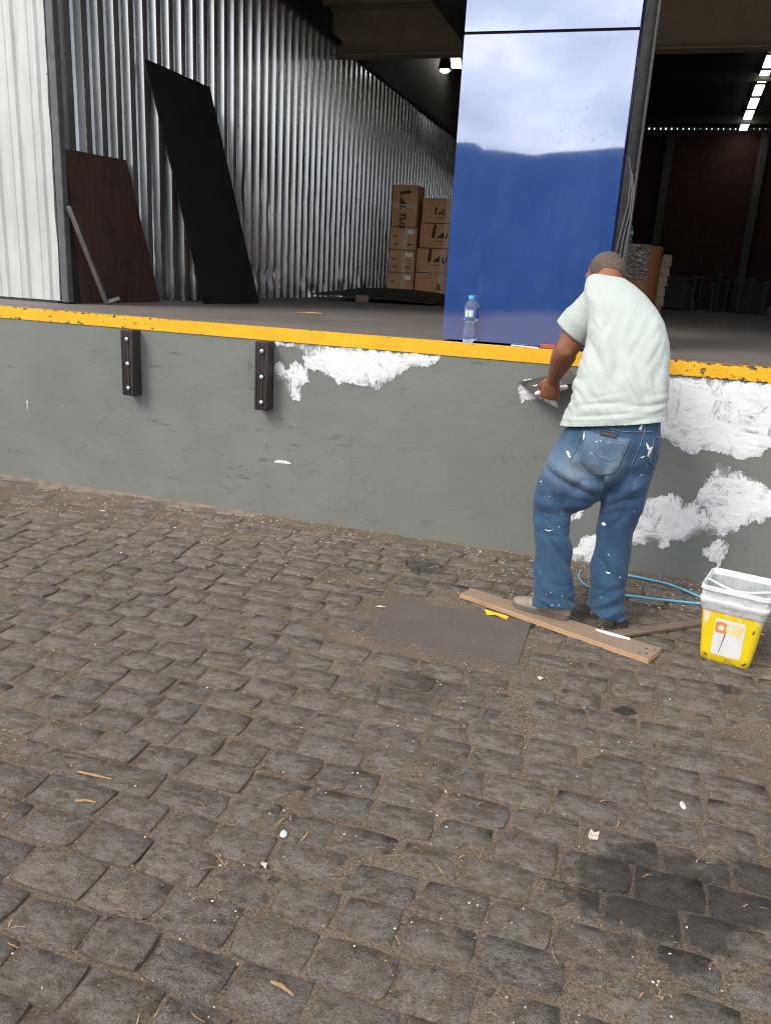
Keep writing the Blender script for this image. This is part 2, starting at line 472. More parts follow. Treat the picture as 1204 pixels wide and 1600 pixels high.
def emit(name, col, s):
    t = MT(name)
    t.set(color=(0.8, 0.8, 0.8), emit=col, emit_s=s)
    return t.m

HEM_N, HEM_C = Vector((0.15, -0.05, -1)).normalized(), Vector((-0.055, -0.72, 0.925))
M = dict(
    wall=m_gray_wall(), yellow=m_yellow(), floor=m_floor(), stone=m_stone(), stone_far=m_stone('granite_cobble_joined', (5, 7, 1)), stone_oil=m_stone('oil_stained_cobble', (1, 1, 1), 0.8), dirt=m_dirt(), filler=m_filler(), galv=m_galv(),
    white_sheet=m_white_sheet(), blue=m_blue(), rubber=m_rubber(), card=m_card(), denim=m_denim(), shirt=m_shirt(), skin=m_skin(),
    hair=m_hair(), bucket=m_bucket(), bucket_in=m_bucket_in(),
    steel=simple('grey_steel', (0.20, 0.19, 0.175), 0.5, 0.5, 0.25),
    bolt=simple('zinc_bolt', (0.74, 0.74, 0.72), 0.45, 0.4, 0.15),
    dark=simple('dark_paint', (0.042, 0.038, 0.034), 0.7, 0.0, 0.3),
    blue_shaded=simple('shaded_blue_side', (0.004, 0.012, 0.10), 0.35, 0.0, 0.15),  # cladding blue with the shaded look of the sides put into its colour
    gap=simple('joint_sealant', (0.02, 0.022, 0.03), 0.8),
    post=simple('grey_painted_post', (0.115, 0.12, 0.12), 0.45, 0.2, 0.25),
    brown_board=m_wood('dark_brown_plywood', (0.030, 0.016, 0.012), (0.090, 0.047, 0.033), (16, 16, 1.0), 0.6),
    black_sheet=simple('black_plastic_sheet', (0.011, 0.011, 0.012), 0.5, 0.0, 0.35, 4, 0.12, 0.01),
    black_mat=simple('black_rubber_mat', (0.014, 0.013, 0.013), 0.75, 0.0, 0.3),
    plank=m_wood('dusty_pine_plank', (0.36, 0.22, 0.12), (0.52, 0.34, 0.20), dust=(0.215, 0.165, 0.125)),
    oldwood=m_wood('grey_old_wood', (0.13, 0.095, 0.07), (0.21, 0.16, 0.125)),
    pallet=m_wood('raw_pallet_wood', (0.36, 0.26, 0.17), (0.50, 0.38, 0.26)),
    ceil=simple('brown_roof_deck', (0.31, 0.255, 0.185), 0.7, 0.0, 0.2, 3),
    beam=simple('brown_painted_beam', (0.33, 0.28, 0.205), 0.7, 0.0, 0.15, 3),
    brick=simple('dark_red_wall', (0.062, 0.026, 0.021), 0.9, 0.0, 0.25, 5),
    ink=simple('brown_box_ink', (0.075, 0.036, 0.020), 0.8, 0, 0.1),
    tape=simple('clear_box_tape', (0.52, 0.38, 0.27), 0.22, 0.0, 0.15, 30),
    paper=simple('white_paper', (0.72, 0.71, 0.68), 0.8, 0, 0.08),
    drum=simple('brown_fibre_drum', (0.31, 0.135, 0.050), 0.42, 0.0, 0.2, 4),
    inkblk=simple('black_print', (0.03, 0.03, 0.03), 0.6, 0, 0.05),
    orange=simple('orange_print', (0.85, 0.25, 0.035), 0.4, 0, 0.1),
    yprint=simple('faded_yellow_print', (0.85, 0.66, 0.20), 0.45, 0, 0.12),
    blueprint=simple('dark_blue_print', (0.07, 0.13, 0.28), 0.5, 0, 0.1),
    bucket_y=m_bucket_y(),
    hose=simple('light_blue_hose', (0.14, 0.42, 0.55), 0.35, 0.0, 0.12),
    cable=simple('pale_cable', (0.24, 0.24, 0.25), 0.5),
    blue_cap=simple('sky_blue_cap', (0.06, 0.36, 0.62), 0.35),
    label_blue=simple('blue_bottle_label', (0.10, 0.22, 0.46), 0.4, 0, 0.2, 60),
    yellow_foil=simple('yellow_wrapper', (0.82, 0.55, 0.02), 0.35),
    iron=simple('rusty_iron_cover', (0.110, 0.090, 0.075), 0.75, 0.1, 0.14, 5, 0.25, 0.004),
    scrapm=simple('greyed_paper', (0.56, 0.55, 0.52), 0.85, 0, 0.12),
    chip=simple('pale_chips', (0.52, 0.45, 0.36), 0.9, 0, 0.4, 60),
    straw=simple('dry_straw', (0.36, 0.23, 0.12), 0.9, 0, 0.35, 40),
    mortar=simple('sandy_mortar', (0.205, 0.165, 0.130), 0.95, 0, 0.35, 9, 0.9, 0.012),
    shoe=simple('dusty_grey_shoe', (0.27, 0.225, 0.18), 0.8, 0, 0.25, 20),
    sole=simple('dark_shoe_sole', (0.13, 0.11, 0.09), 0.8, 0, 0.2),
    thread=simple('pale_denim_thread', (0.16, 0.195, 0.235), 0.8, 0, 0.2),
    leather=simple('black_wallet', (0.015, 0.014, 0.015), 0.4),
    tool=simple('used_trowel_steel', (0.095, 0.09, 0.085), 0.42, 0.7, 0.4, 20),
    red=simple('broken_red_tile', (0.36, 0.10, 0.07), 0.8),
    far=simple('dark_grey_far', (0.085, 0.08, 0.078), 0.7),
    yard=simple('opposite_render', (0.080, 0.086, 0.10), 0.8, 0, 0.3, 0.3, 0),
    lamp=emit('skylight_panel', (1.0, 0.95, 0.82), 4.5),  # glow put in for daylight through translucent roof panels
    bulb=emit('bay_lamp', (1.0, 1.0, 1.0), 5.0),
)
def m_glass(name, tint, rough=0.03):
    t = MT(name)
    t.set(color=tint, rough=rough, trans=0.92, ior=1.3, alpha=0.72)
    return t.m
M['pet'] = m_glass('clear_bottle_plastic', (0.90, 0.95, 0.98))
def m_wrap():
    t = MT('stretch_film')
    h = t.noise(16, 6, 0.75, t.vec((0.6, 0.6, 2.6)), dist=1.5)
    t.set(color=t.ramp(h, (0.42, (0.10, 0.075, 0.06)), (0.55, (0.50, 0.44, 0.38)), (0.66, (0.80, 0.78, 0.75))), rough=0.18, spec=0.7,
          alpha=t.ramp(h, (0.35, 0.55), (0.6, 0.9)), normal=t.bump(h, 1.0, 0.03))
    return t.m
M['wrap'] = m_wrap()

# ------------------------------------------------------------------ mesh helpers
class MB:
    def __init__(s):
        s.v, s.f, s.mi = [], [], []
    def add(s, vs, fs, m=0):
        o = len(s.v)
        s.v += [Vector(p) for p in vs]
        s.f += [tuple(i + o for i in f) for f in fs]
        s.mi += [m] * len(fs)
        return s
    def box(s, c, size, rot=None, m=0):
        hx, hy, hz = size[0] / 2, size[1] / 2, size[2] / 2
        vs = [Vector((x, y, z)) for x in (-hx, hx) for y in (-hy, hy) for z in (-hz, hz)]
        if rot is not None:
            rm = rot if isinstance(rot, Matrix) else Euler(rot).to_matrix()
            vs = [rm @ p for p in vs]
        c = Vector(c)
        return s.add([p + c for p in vs], [(0, 1, 3, 2), (4, 6, 7, 5), (0, 4, 5, 1), (2, 3, 7, 6), (0, 2, 6, 4), (1, 5, 7, 3)], m)
    def loft(s, rings, cap0=True, cap1=True, m=0):
        n = len(rings[0])
        vs = [p for r in rings for p in r]
        fs = []
        for i in range(len(rings) - 1):
            for j in range(n):
                k = (j + 1) % n
                fs.append((i * n + j, i * n + k, (i + 1) * n + k, (i + 1) * n + j))
        if cap0:
            fs.append(tuple(range(n - 1, -1, -1)))
        if cap1:
            b = (len(rings) - 1) * n
            fs.append(tuple(b + j for j in range(n)))
        return s.add(vs, fs, m)
    def tube(s, pts, rad, n=12, cap=True, ell=1.0, up=(0, 0, 1), m=0, round_end=False):
        pts = [Vector(p) for p in pts]
        if not isinstance(rad, (list, tuple)):
            rad = [rad] * len(pts)
        rad = list(rad)
        if round_end:
            d0 = (pts[0] - pts[1]).normalized(); d1 = (pts[-1] - pts[-2]).normalized()
            a, b, ra, rb = pts[0], pts[-1], rad[0], rad[-1]
            pre = [(a + d0 * ra * math.sin(t), max(ra * math.cos(t), ra * 0.05)) for t in (R(88), R(60), R(30))]
            post = [(b + d1 * rb * math.sin(t), max(rb * math.cos(t), rb * 0.05)) for t in (R(30), R(60), R(88))]
            pts = [p for p, _ in pre] + pts + [p for p, _ in post]
            rad = [r for _, r in pre] + rad + [r for _, r in post]
        rings = []
        a = None
        for i, p in enumerate(pts):
            t = (pts[min(i + 1, len(pts) - 1)] - pts[max(i - 1, 0)]).normalized()
            if a is None:
                u = Vector(up)
                if abs(t.dot(u)) > 0.9:
                    u = Vector((0, 1, 0)) if abs(t.y) < 0.8 else Vector((1, 0, 0))
                a = t.cross(u).normalized()
            else:
                a = (a - t * a.dot(t)).normalized()
            b = a.cross(t).normalized()
            rings.append([p + a * (rad[i] * math.cos(2 * math.pi * j / n)) + b * (rad[i] * ell * math.sin(2 * math.pi * j / n)) for j in range(n)])
        return s.loft(rings, cap, cap, m)
    def ellipsoid(s, c, r, rot=None, nu=18, nv=12, m=0):
        c = Vector(c)
        rm = Matrix.Identity(3) if rot is None else (rot if isinstance(rot, Matrix) else Euler(rot).to_matrix())
        rings = []
        for i in range(nv + 1):
            th = math.pi * min(max(i / nv, 0.01), 0.99)
            rings.append([c + rm @ Vector((r[0] * math.sin(th) * math.cos(2 * math.pi * j / nu), r[1] * math.sin(th) * math.sin(2 * math.pi * j / nu), -r[2] * math.cos(th))) for j in range(nu)])
        return s.loft(rings, True, True, m)
    def prism(s, poly, y0, y1, m=0, ax='xz'):
        n = len(poly)
        def P(a, b, y):
            return (a, y, b) if ax == 'xz' else ((a, b, y) if ax == 'xy' else (y, a, b))
        vs = [P(a, b, y0) for a, b in poly] + [P(a, b, y1) for a, b in poly]
        fs = [tuple(range(n)), tuple(range(2 * n - 1, n - 1, -1))] + [(i, i + n, (i + 1) % n + n, (i + 1) % n) for i in range(n)]
        return s.add(vs, fs, m)
    def mesh(s, name, mats, bevel=0.0, smooth=40, seg=1):
        me = bpy.data.meshes.new(name)
        me.from_pydata([tuple(p) for p in s.v], [], s.f)
        if not isinstance(mats, (list, tuple)):
            mats = [mats]
        for m in mats:
            me.materials.append(m)
        if len(mats) > 1:
            me.polygons.foreach_set('material_index', s.mi)
        bm = bmesh.new()
        bm.from_mesh(me)
        bmesh.ops.recalc_face_normals(bm, faces=bm.faces)
        if bevel:
            bmesh.ops.bevel(bm, geom=list(bm.edges), offset=bevel, segments=seg, affect='EDGES', clamp_overlap=True)
        bm.to_mesh(me)
        bm.free()
        if smooth:
            me.polygons.foreach_set('use_smooth', [True] * len(me.polygons))
            me.set_sharp_from_angle(angle=R(smooth))
        me.update()
        return me

def link(name, me, parent=None, loc=(0, 0, 0), rz=0.0):
    o = bpy.data.objects.new(name, me)
    COL.objects.link(o)
    o.parent = parent
    o.location = loc
    if rz:
        o.rotation_euler = (0, 0, rz)
    return o

def part(name, mb, mat, parent, bevel=0.0, smooth=40, loc=(0, 0, 0), seg=1):
    return link(name, mb.mesh(name, mat, bevel, smooth, seg), parent, loc)

def tag(o, label=None, cat=None, group=None, kind=None):
    if label: o['label'] = label
    if cat: o['category'] = cat
    if group: o['group'] = group
    if kind: o['kind'] = kind
    return o

def thing(name, label, cat, loc=(0, 0, 0), rz=0.0, group=None):
    o = bpy.data.objects.new(name, None)
    COL.objects.link(o)
    o.location = loc
    o.rotation_euler = (0, 0, rz)
    o.empty_display_size = 0.1
    return tag(o, label, cat, group)

def children(o):
    return [c for c in COL.objects if c.parent == o]

def copy_tree(o, parent=None):
    c = o.copy()
    COL.objects.link(c)
    c.parent = parent
    for ch in children(o):
        copy_tree(ch, c)
    return c

def text_mesh(txt, size, mat, shear=0.0, bold=0.0):
    cu = bpy.data.curves.new('printed_text', 'FONT')
    cu.body = txt
    cu.size = size
    cu.shear = shear
    cu.offset = bold
    cu.extrude = 0.0006
    cu.align_x = 'LEFT'
    ob = bpy.data.objects.new('printed_text', cu)
    COL.objects.link(ob)
    bpy.context.view_layer.update()
    me = bpy.data.meshes.new_from_object(ob.evaluated_get(bpy.context.evaluated_depsgraph_get()))
    bpy.data.objects.remove(ob)
    me.materials.clear()
    me.materials.append(mat)
    return me

def fbm(p, sc_=1.0, oct_=4):
    v, a, f = 0.0, 0.5, sc_
    for _ in range(oct_):
        v += a * noise.noise(Vector(p) * f)
        a *= 0.5
        f *= 2.03
    return v

def in_poly(x, z, poly):
    c = False
    j = len(poly) - 1
    for i in range(len(poly)):
        xi, zi = poly[i]; xj, zj = poly[j]
        if (zi > z) != (zj > z) and x < (xj - xi) * (z - zi) / (zj - zi) + xi:
            c = not c
        j = i
    return c

def sdf_poly(x, z, poly):
    d = 1e9
    j = len(poly) - 1
    for i in range(len(poly)):
        ax, az = poly[j]; bx, bz = poly[i]
        ex, ez = bx - ax, bz - az
        t = max(0, min(1, ((x - ax) * ex + (z - az) * ez) / (ex * ex + ez * ez + 1e-12)))
        d = min(d, math.hypot(x - ax - t * ex, z - az - t * ez))
        j = i
    return d if in_poly(x, z, poly) else -d

def project(p):
    d = Vector(p) - CAM
    c = [sum(rot[k][i] * d[k] for k in range(3)) for i in range(3)]
    if c[2] < 0.05:
        return None
    return (602 + 1250 * c[0] / c[2], 800 + 1250 * c[1] / c[2])

ZF = 1.16        # dock floor level
XC = -4.07       # inner corrugated wall

# ================================================================== GROUND
def dirt_h(x, y):
    h = -0.0012 + 0.007 * fbm((x, y, 0.3), 1.1, 3) + 0.0105 * fbm((x, y, 1.7), 8.0, 3) + 0.0025 * noise.noise(Vector((x * 60, y * 60, 0)))
    h += 0.0060 * max(0.0, 1 - abs(x - 0.45) / 1.1) * max(0.0, 1 - abs(y + 1.5) / 0.9)
    h += 0.0075 * max(0.0, min(1.0, (-1.6 - x) / 0.8)) * max(0.0, 1 - abs(y + 0.25) / 0.55)
    h += 0.010 * max(0.0, 1 + y / 0.14)
    return h
gx = [-60, -25, -9] + [-6.2 + 0.022 * i for i in range(380)] + [2.7, 6, 25, 60]
gy = [-60, -30, -12] + [-4.6 + 0.022 * i for i in range(210)] + [0.03]
g = MB()
vs = [(x, y, dirt_h(x, y) if (-6.2 <= x <= 2.3 and -4.6 <= y) else -0.012) for y in gy for x in gx]
nx = len(gx)
fs = [(j * nx + i, j * nx + i + 1, (j + 1) * nx + i + 1, (j + 1) * nx + i) for j in range(len(gy) - 1) for i in range(nx - 1)]
g.add(vs, fs)
ground = link('ground', g.mesh('ground', M['dirt'], smooth=180))
tag(ground, 'grey brown cobbled yard floor with sandy joints in front of the dock', 'ground', kind='structure')

US = [-1, -0.945, -0.35, 0.35, 0.945, 1]
VS = [-1, -0.92, 0.0, 0.92, 1]
def stone_mesh(k, mat):
    rnd = random.Random(100 + k)
    NX, NY = len(US) - 1, len(VS) - 1
    cr_ = [rnd.uniform(0.03, 0.16) for _ in range(4)]
    if rnd.random() < 0.5:
        cr_[rnd.randrange(4)] = rnd.uniform(0.18, 0.28)
    sk = [rnd.uniform(-0.025, 0.025) for _ in range(4)]
    vs, fs = [], []
    for j, v in enumerate(VS):
        for i, u in enumerate(US):
            q = (0 if u < 0 else 1) + (0 if v < 0 else 2)
            k_ = (abs(u) * abs(v)) ** 6
            x = u * 0.5 * (1 - cr_[q] * k_ * 0.7) + sk[0] * v * 0.5 + 0.022 * noise.noise(Vector((u * 2.2 + k * 9, v * 2.2, 0)))
            y = v * 0.5 * (1 - cr_[q] * k_) + sk[1] * u * 0.5 + 0.036 * noise.noise(Vector((u * 2.2, v * 2 + k * 5, 4)))
            rim = 0.0062 if max(abs(u), abs(v)) > 0.99 else (0.0012 if max(abs(u), abs(v)) > 0.8 else 0)
            z = 0.0055 - rim * rnd.uniform(0.55, 1.2) + 0.0052 * noise.noise(Vector((x * 4 + k * 3.1, y * 3, 2)))
            vs.append((x, y, z))
    idx = lambda i, j: j * (NX + 1) + i
    for j in range(NY):
        for i in range(NX):
            fs.append((idx(i, j), idx(i + 1, j), idx(i + 1, j + 1), idx(i, j + 1)))
    border = [idx(i, 0) for i in range(NX)] + [idx(NX, j) for j in range(NY)] + [idx(i, NY) for i in range(NX, 0, -1)] + [idx(0, j) for j in range(NY, 0, -1)]
    o = len(vs)
    for t in border:
        x, y, z = vs[t]
        vs.append((x * 1.03, y * 1.03, -0.05))
    n = len(border)
    for t in range(n):
        fs.append((border[t], o + t, o + (t + 1) % n, border[(t + 1) % n]))
    m = MB(); m.add(vs, fs)
    return m.mesh('cobblestone', mat, smooth=48)
stone_meshes = [stone_mesh(k, M['stone']) for k in range(30)]
oil_meshes = [stone_mesh(k, M['stone_oil']) for k in range(5)]

COVER = (-0.955, -0.28, -1.385, -0.905)      # the iron inspection cover: x0, x1, y0, y1
cand = []
row_y, ri = -0.075, 0
while row_y > -4.35:
    pitch = random.uniform(0.122, 0.144) * (0.95 if row_y > -1 else 1.0)
    cy = row_y - pitch / 2
    x = -6.2 + random.uniform(0, 0.2)
    while x < 2.2:
        L = random.choice([random.uniform(0.15, 0.235), random.uniform(0.18, 0.21)])
        cx = x + L / 2
        wav = 0.014 * math.sin(cx * 1.1 + row_y * 0.8) + 0.006 * noise.noise(Vector((cx * 0.9, row_y * 2, 5)))
        gap = random.uniform(0.006, 0.017)
        if not (COVER[0] - 0.07 < cx < COVER[1] + 0.07 and COVER[2] - 0.055 < cy < COVER[3] + 0.055):
            cand.append((cx, cy + wav + random.uniform(-0.005, 0.005), L - gap, pitch - random.uniform(0.005, 0.014), random.uniform(-0.03, 0.03)))
        x += L
    row_y -= pitch
    ri += 1
vis, hid = [], []
for c in cand:
    p = project((c[0], c[1], 0))
    if p and -60 < p[0] < 1264 and -40 < p[1] < 1690:
        vis.append((-(Vector((c[0], c[1], 0)) - CAM).length, c))
    else:
        hid.append(c)
vis.sort(key=lambda t: -t[0])
stuff = MB()
def stone_xf(c):
    zz = random.gauss(0, 0.0022)
    rx, ry = random.gauss(0, 0.009), random.gauss(0, 0.006)
    return (c[0], c[1], zz), (rx, ry, c[4]), (c[2], c[3], 1.0)
for i, (_, c) in enumerate(vis):
    l, r_, s_ = stone_xf(c)
    me = random.choice(stone_meshes)
    if (c[0] - 0.28) ** 2 / 0.10 + (c[1] + 2.54) ** 2 / 0.03 < 1:
        me = random.choice(oil_meshes)
    if i < 300:
        o = link('cobblestone', me, ground, l)
        o.rotation_euler = r_
        o.scale = s_
    else:
        hid.append(c)
for c in hid:
    l, r_, s_ = stone_xf(c)
    me = random.choice(stone_meshes)
    mw = Matrix.LocRotScale(Vector(l), Euler(r_), Vector(s_))
    stuff.add([mw @ v.co for v in me.vertices], [tuple(p.vertices) for p in me.polygons])
far = part('cobbles', stuff, M['stone_far'], ground, smooth=48)
far['kind'] = 'stuff'
# sandy mortar fillet along the foot of the wall, at the left
mf = MB()
xs = [-6.5 + 0.05 * i for i in range(97)]
rings = []
for x in xs:
    w = 0.13 + 0.10 * fbm((x, 3, 1), 2.2, 4) + 0.02 * noise.noise(Vector((x * 14, 0, 0)))
    w *= min(1, max(0.12, (-1.72 - x) / 0.7))
    k = 0.022 * min(1, max(0.2, (-1.72 - x) / 0.6))
    rings.append([(x, 0.01, -0.03), (x, -0.001, k), (x, -w * 0.3, k * 0.6), (x, -w * 0.65, 0.009), (x, -w * 0.9, 0.003), (x, -w, -0.03)])
mf.loft(rings)
part('mortar_fillet', mf, M['mortar'], ground, smooth=60)

# ================================================================== LOADING DOCK
dock = thing('loading_dock', 'raised loading dock with gray painted front wall and yellow edge', 'loading dock')
wm = MB()
wm.box((-1.5, 0.15, 0.519), (14, 0.30, 1.138))
part('front_wall', wm, M['wall'], dock, smooth=0, loc=(0, 0, 0))
ym = MB()
prof = [(-0.005, 0.0), (-0.005, 0.0735), (0.035, 0.0745), (0.035, 0.0)]
nseg = 280
rings = []
for i in range(nseg + 1):
    x = -8.5 + 14 * i / nseg
    w = 0.0025 * fbm((x, 0, 0), 3, 3)
    e = 0.012 * fbm((x, 9, 2), 7, 4) - 0.006
    rings.append([(x, a + w + (e if a > 0.03 else 0), b + w * 0.4) for a, b in prof])
ym.loft(rings)
part('edge_strip', ym, M['yellow'], dock, smooth=20, loc=(0, 0, 1.089))
sm = MB()
sm.box((0, 13.35, -0.10), (36, 26.7 - 0.046, 0.2))
part('floor_slab', sm, M['floor'], dock, smooth=0, loc=(0, 0, ZF))

# filler patches: thin raised skins of white filler trowelled on the wall
PATCH = {
 'A': [(-2.035, 1.084), (-1.898, 1.087), (-1.45, 1.087), (-1.031, 1.083), (-1.035, 1.046), (-1.121, 1.01), (-1.204, 1.003), (-1.257, 0.958), (-1.311, 0.906), (-1.394, 0.861), (-1.482, 0.87), (-1.57, 0.878), (-1.622, 0.87), (-1.66, 0.908), (-1.735, 0.927), (-1.803, 0.944), (-1.849, 0.954), (-1.859, 1.043), (-1.92, 1.059), (-2.011, 1.058)],
 'A2': [(-2.033, 0.959), (-1.994, 0.977), (-1.956, 0.952), (-1.955, 0.917), (-1.933, 0.961), (-1.895, 0.985), (-1.857, 0.974), (-1.811, 0.93), (-1.801, 0.875), (-1.853, 0.821), (-1.859, 0.75), (-1.913, 0.758), (-1.96, 0.804), (-1.961, 0.85), (-2.023, 0.855)],
 'A3': [(-2.021, 0.369), (-1.983, 0.383), (-1.911, 0.374), (-1.905, 0.362), (-1.983, 0.354), (-2.018, 0.356)],
 'B': [(-0.585, 0.963), (-0.551, 1.004), (-0.532, 1.012), (-0.513, 0.997), (-0.470, 0.971), (-0.375, 0.975), (-0.356, 0.991), (-0.36, 0.908), (-0.365, 0.863), (-0.389, 0.860), (-0.47, 0.90), (-0.526, 0.892), (-0.548, 0.869), (-0.56, 0.854), (-0.567, 0.888), (-0.584, 0.9), (-0.586, 0.942)],
 'C': [(0.0, 1.085), (0.163, 1.085), (0.655, 1.085), (1.05, 1.085), (1.02, 0.84), (0.833, 0.801), (0.709, 0.773), (0.664, 0.72), (0.642, 0.7), (0.557, 0.686), (0.51, 0.702), (0.478, 0.705), (0.437, 0.717), (0.399, 0.716), (0.377, 0.693), (0.339, 0.688), (0.297, 0.704), (0.262, 0.721), (0.227, 0.731), (0.198, 0.749), (0.06, 0.803)],
 'D': [(0.472, 0.659), (0.538, 0.649), (0.535, 0.628), (0.618, 0.624), (0.667, 0.596), (0.706, 0.587), (0.746, 0.564), (0.907, 0.565), (0.952, 0.487), (0.841, 0.423), (0.752, 0.395), (0.743, 0.373), (0.681, 0.364), (0.654, 0.338), (0.562, 0.266), (0.522, 0.274), (0.462, 0.28), (0.434, 0.246), (0.379, 0.208), (0.319, 0.206), (0.31, 0.175), (0.251, 0.158), (0.233, 0.193), (0.161, 0.167), (0.09, 0.15), (0.06, 0.27), (0.098, 0.345), (0.132, 0.373), (0.151, 0.427), (0.229, 0.452), (0.273, 0.473), (0.321, 0.457), (0.346, 0.425), (0.4, 0.461), (0.405, 0.512), (0.436, 0.566), (0.454, 0.611)],
 'E': [(0.513, 0.244), (0.563, 0.259), (0.614, 0.23), (0.592, 0.167), (0.572, 0.126), (0.57, 0.096), (0.532, 0.048), (0.517, 0.057), (0.55, 0.1), (0.56, 0.121), (0.519, 0.125), (0.469, 0.147), (0.471, 0.178)],
 'F': [(-0.231, 0.049), (-0.166, 0.126), (-0.112, 0.187), (-0.056, 0.222), (-0.003, 0.02), (-0.053, 0.015), (-0.176, 0.014), (-0.222, 0.024)],
 'G': [(-0.259, 0.231), (-0.194, 0.306), (-0.165, 0.317), (-0.165, 0.271), (-0.206, 0.252)],
 'dots': [(-3.828, 0.565), (-3.814, 0.56), (-3.816, 0.49), (-3.828, 0.492)],
}
THIN = {'A': 0.04, 'A2': 0.16, 'B': 0.0, 'C': -0.08, 'D': 0.16, 'G': 0.0, 'E': 0.0}
def filler_patch(key, poly):
    st = 0.0045 if len(poly) > 6 else 0.003
    x0, x1 = min(p[0] for p in poly) - 0.04, max(p[0] for p in poly) + 0.04
    z0, z1 = max(0.004, min(p[1] for p in poly) - 0.04), min(1.0875, max(p[1] for p in poly) + 0.04)
    nx_, nz_ = int((x1 - x0) / st) + 1, int((z1 - z0) / st) + 1
    small = key in ('A3', 'dots')
    cov = {}
    for j in range(nz_):
        for i in range(nx_):
            x, z = x0 + i * st, z0 + j * st
            if z > 1.0875:
                continue
            d = sdf_poly(x, z, poly)
            if d < -0.035:
                continue
            n1 = fbm((x * 1.25, z * 0.8, ord(key[0])), 20, 4)          # ragged trowel edge
            n2 = noise.noise(Vector((x * 150 + z * 60, z * 75 - x * 40, 3)))
            c = d / (0.006 if small else 0.016) + n1 * (1.0 if small else 2.1) + n2 * 0.55
            if d < -0.012 and n2 < 0.62:
                continue
            # thin scraped areas inside
            deep = min(1.0, max(0.0, d / 0.05))
            scr = fbm((x * 1.0 + z * 0.35, z * 0.9, 7.7), 9, 4)
            c2 = 0.5 + 0.5 * deep + scr * 1.0 - THIN.get(key, 0.0)
            if c > 0.0:
                cov[(i, j)] = (min(1.2, c * 0.35 + 0.1), c2)
    m = MB()
    ids, att = {}, []
    vs, fs = [], []
    def vid(i, j):
        if (i, j) not in ids:
            x, z = x0 + i * st, min(1.0875, z0 + j * st)
            e, c2 = cov.get((i, j), (0.0, 0.4))
            ids[(i, j)] = len(vs)
            t = min(1, max(0, e)) * min(1, max(0.1, c2))
            lump = fbm((x * 0.8, z * 1.4, 11), 26, 3)
            vs.append((x, -0.0012 - 0.0042 * t - 0.0035 * max(0, lump) * t, z))
            att.append(min(1, max(0, min(0.1 + e * 1.7, c2))))
        return ids[(i, j)]
    for (i, j) in cov:
        if (i + 1, j) in cov and (i, j + 1) in cov and (i + 1, j + 1) in cov:
            fs.append((vid(i, j), vid(i + 1, j), vid(i + 1, j + 1), vid(i, j + 1)))
    m.add(vs, fs)
    me = m.mesh('filler_patch', M['filler'], smooth=180)
    a = me.attributes.new('cover', 'FLOAT', 'POINT')
    a.data.foreach_set('value', att)
    # face outwards
    if me.polygons and me.polygons[0].normal.y > 0:
        me.flip_normals()
    link('filler_patch', me, dock)
for k, p in PATCH.items():
    filler_patch(k, p)

# rubber dock bumpers
def bumper(x, label):
    b = thing('dock_bumper', label, 'dock bumper', (x, 0, 0), 0, 'rubber bumpers bolted to the dock wall')
    w, d = 0.082, 0.088
    body = MB()
    body.box((0, -d / 2 - 0.001, 0.887), (w, d, 0.402))
    part('body', body, M['rubber'], b, bevel=0.005)
    for xx, ww in ((-0.0335, 0.013), (-0.0125, 0.006), (0.0105, 0.006), (0.0335, 0.013)):
        r = MB()
        r.box((xx, -d - 0.002, 0.887), (ww, 0.007, 0.388))
        part('rib', r, M['rubber'], b, bevel=0.0025)
    for zz in (1.036, 0.887, 0.738):
        r = MB()
        r.tube([(-0.001, -d + 0.012, zz), (-0.001, -d - 0.0062, zz)], [0.021, 0.0215], 16)
        part('bolt_pocket', r, M['gap'], b)
        h = MB()
        h.tube([(0.004, -d - 0.004, zz - 0.002), (0.004, -d - 0.0085, zz - 0.002)], 0.0125, 6)
        h.tube([(0.004, -d - 0.008, zz - 0.002), (0.004, -d - 0.013, zz - 0.002)], [0.008, 0.007], 10)
        part('bolt', h, M['bolt'], b, bevel=0.0012)
    return b
bumper(-2.976, 'black rubber dock bumper standing alone on clean gray wall')
bumper(-2.072, 'black rubber dock bumper beside the white filler patches')

# ================================================================== LEFT FACADE AND CORRUGATED WALL
fac = thing('facade_panel', 'bright white ribbed sheet metal facade left of the dock opening', 'facade', (0, 0, 0))
fw = MB()
xs_, prof_ = [], []
x = -4.085
poly = []
rib = [(0.0, 0.0), (0.055, 0.0), (0.070, 0.018), (0.080, 0.018), (0.095, 0.0), (0.135, 0.0), (0.142, 0.006), (0.150, 0.006), (0.157, 0.0)]
pts = []
while x > -9:
    for a, b in rib:
        pts.append((x - a, b))
    x -= 0.19
zs = [0.02 + 0.10 * i for i in range(70)]
vs, fs = [], []
for zi, z in enumerate(zs):
    for xx, b in pts:
        dent = 0.006 * fbm((xx * 1.5, z * 1.2, 4), 3, 3)
        edge = 0.012 * noise.noise(Vector((z * 4, 2, 0))) if xx > -4.15 else 0.0
        vs.append((xx + edge, 0.715 - b - dent, ZF + z))
n = len(pts)
for j in range(len(zs) - 1):
    for i in range(n - 1):
        fs.append((j * n + i, j * n + i + 1, (j + 1) * n + i + 1, (j + 1) * n + i))
fw.add(vs, fs)
o = part('ribbed_sheet', fw, M['white_sheet'], fac, smooth=25, loc=(0, 0, 0))
fb = MB(); fb.box((-6.72, 0.80, ZF + 3.5), (5.2, 0.14, 7.0))
part('backing_wall', fb, M['post'], fac, smooth=0)
fp = MB(); fp.box((-4.048, 0.750, ZF + 3.5), (0.060, 0.060, 6.98))
fp.box((-4.088, 0.722, ZF + 3.5), (0.016, 0.010, 6.98))
part('corner_post', fp, M['post'], fac, bevel=0.004, smooth=30)

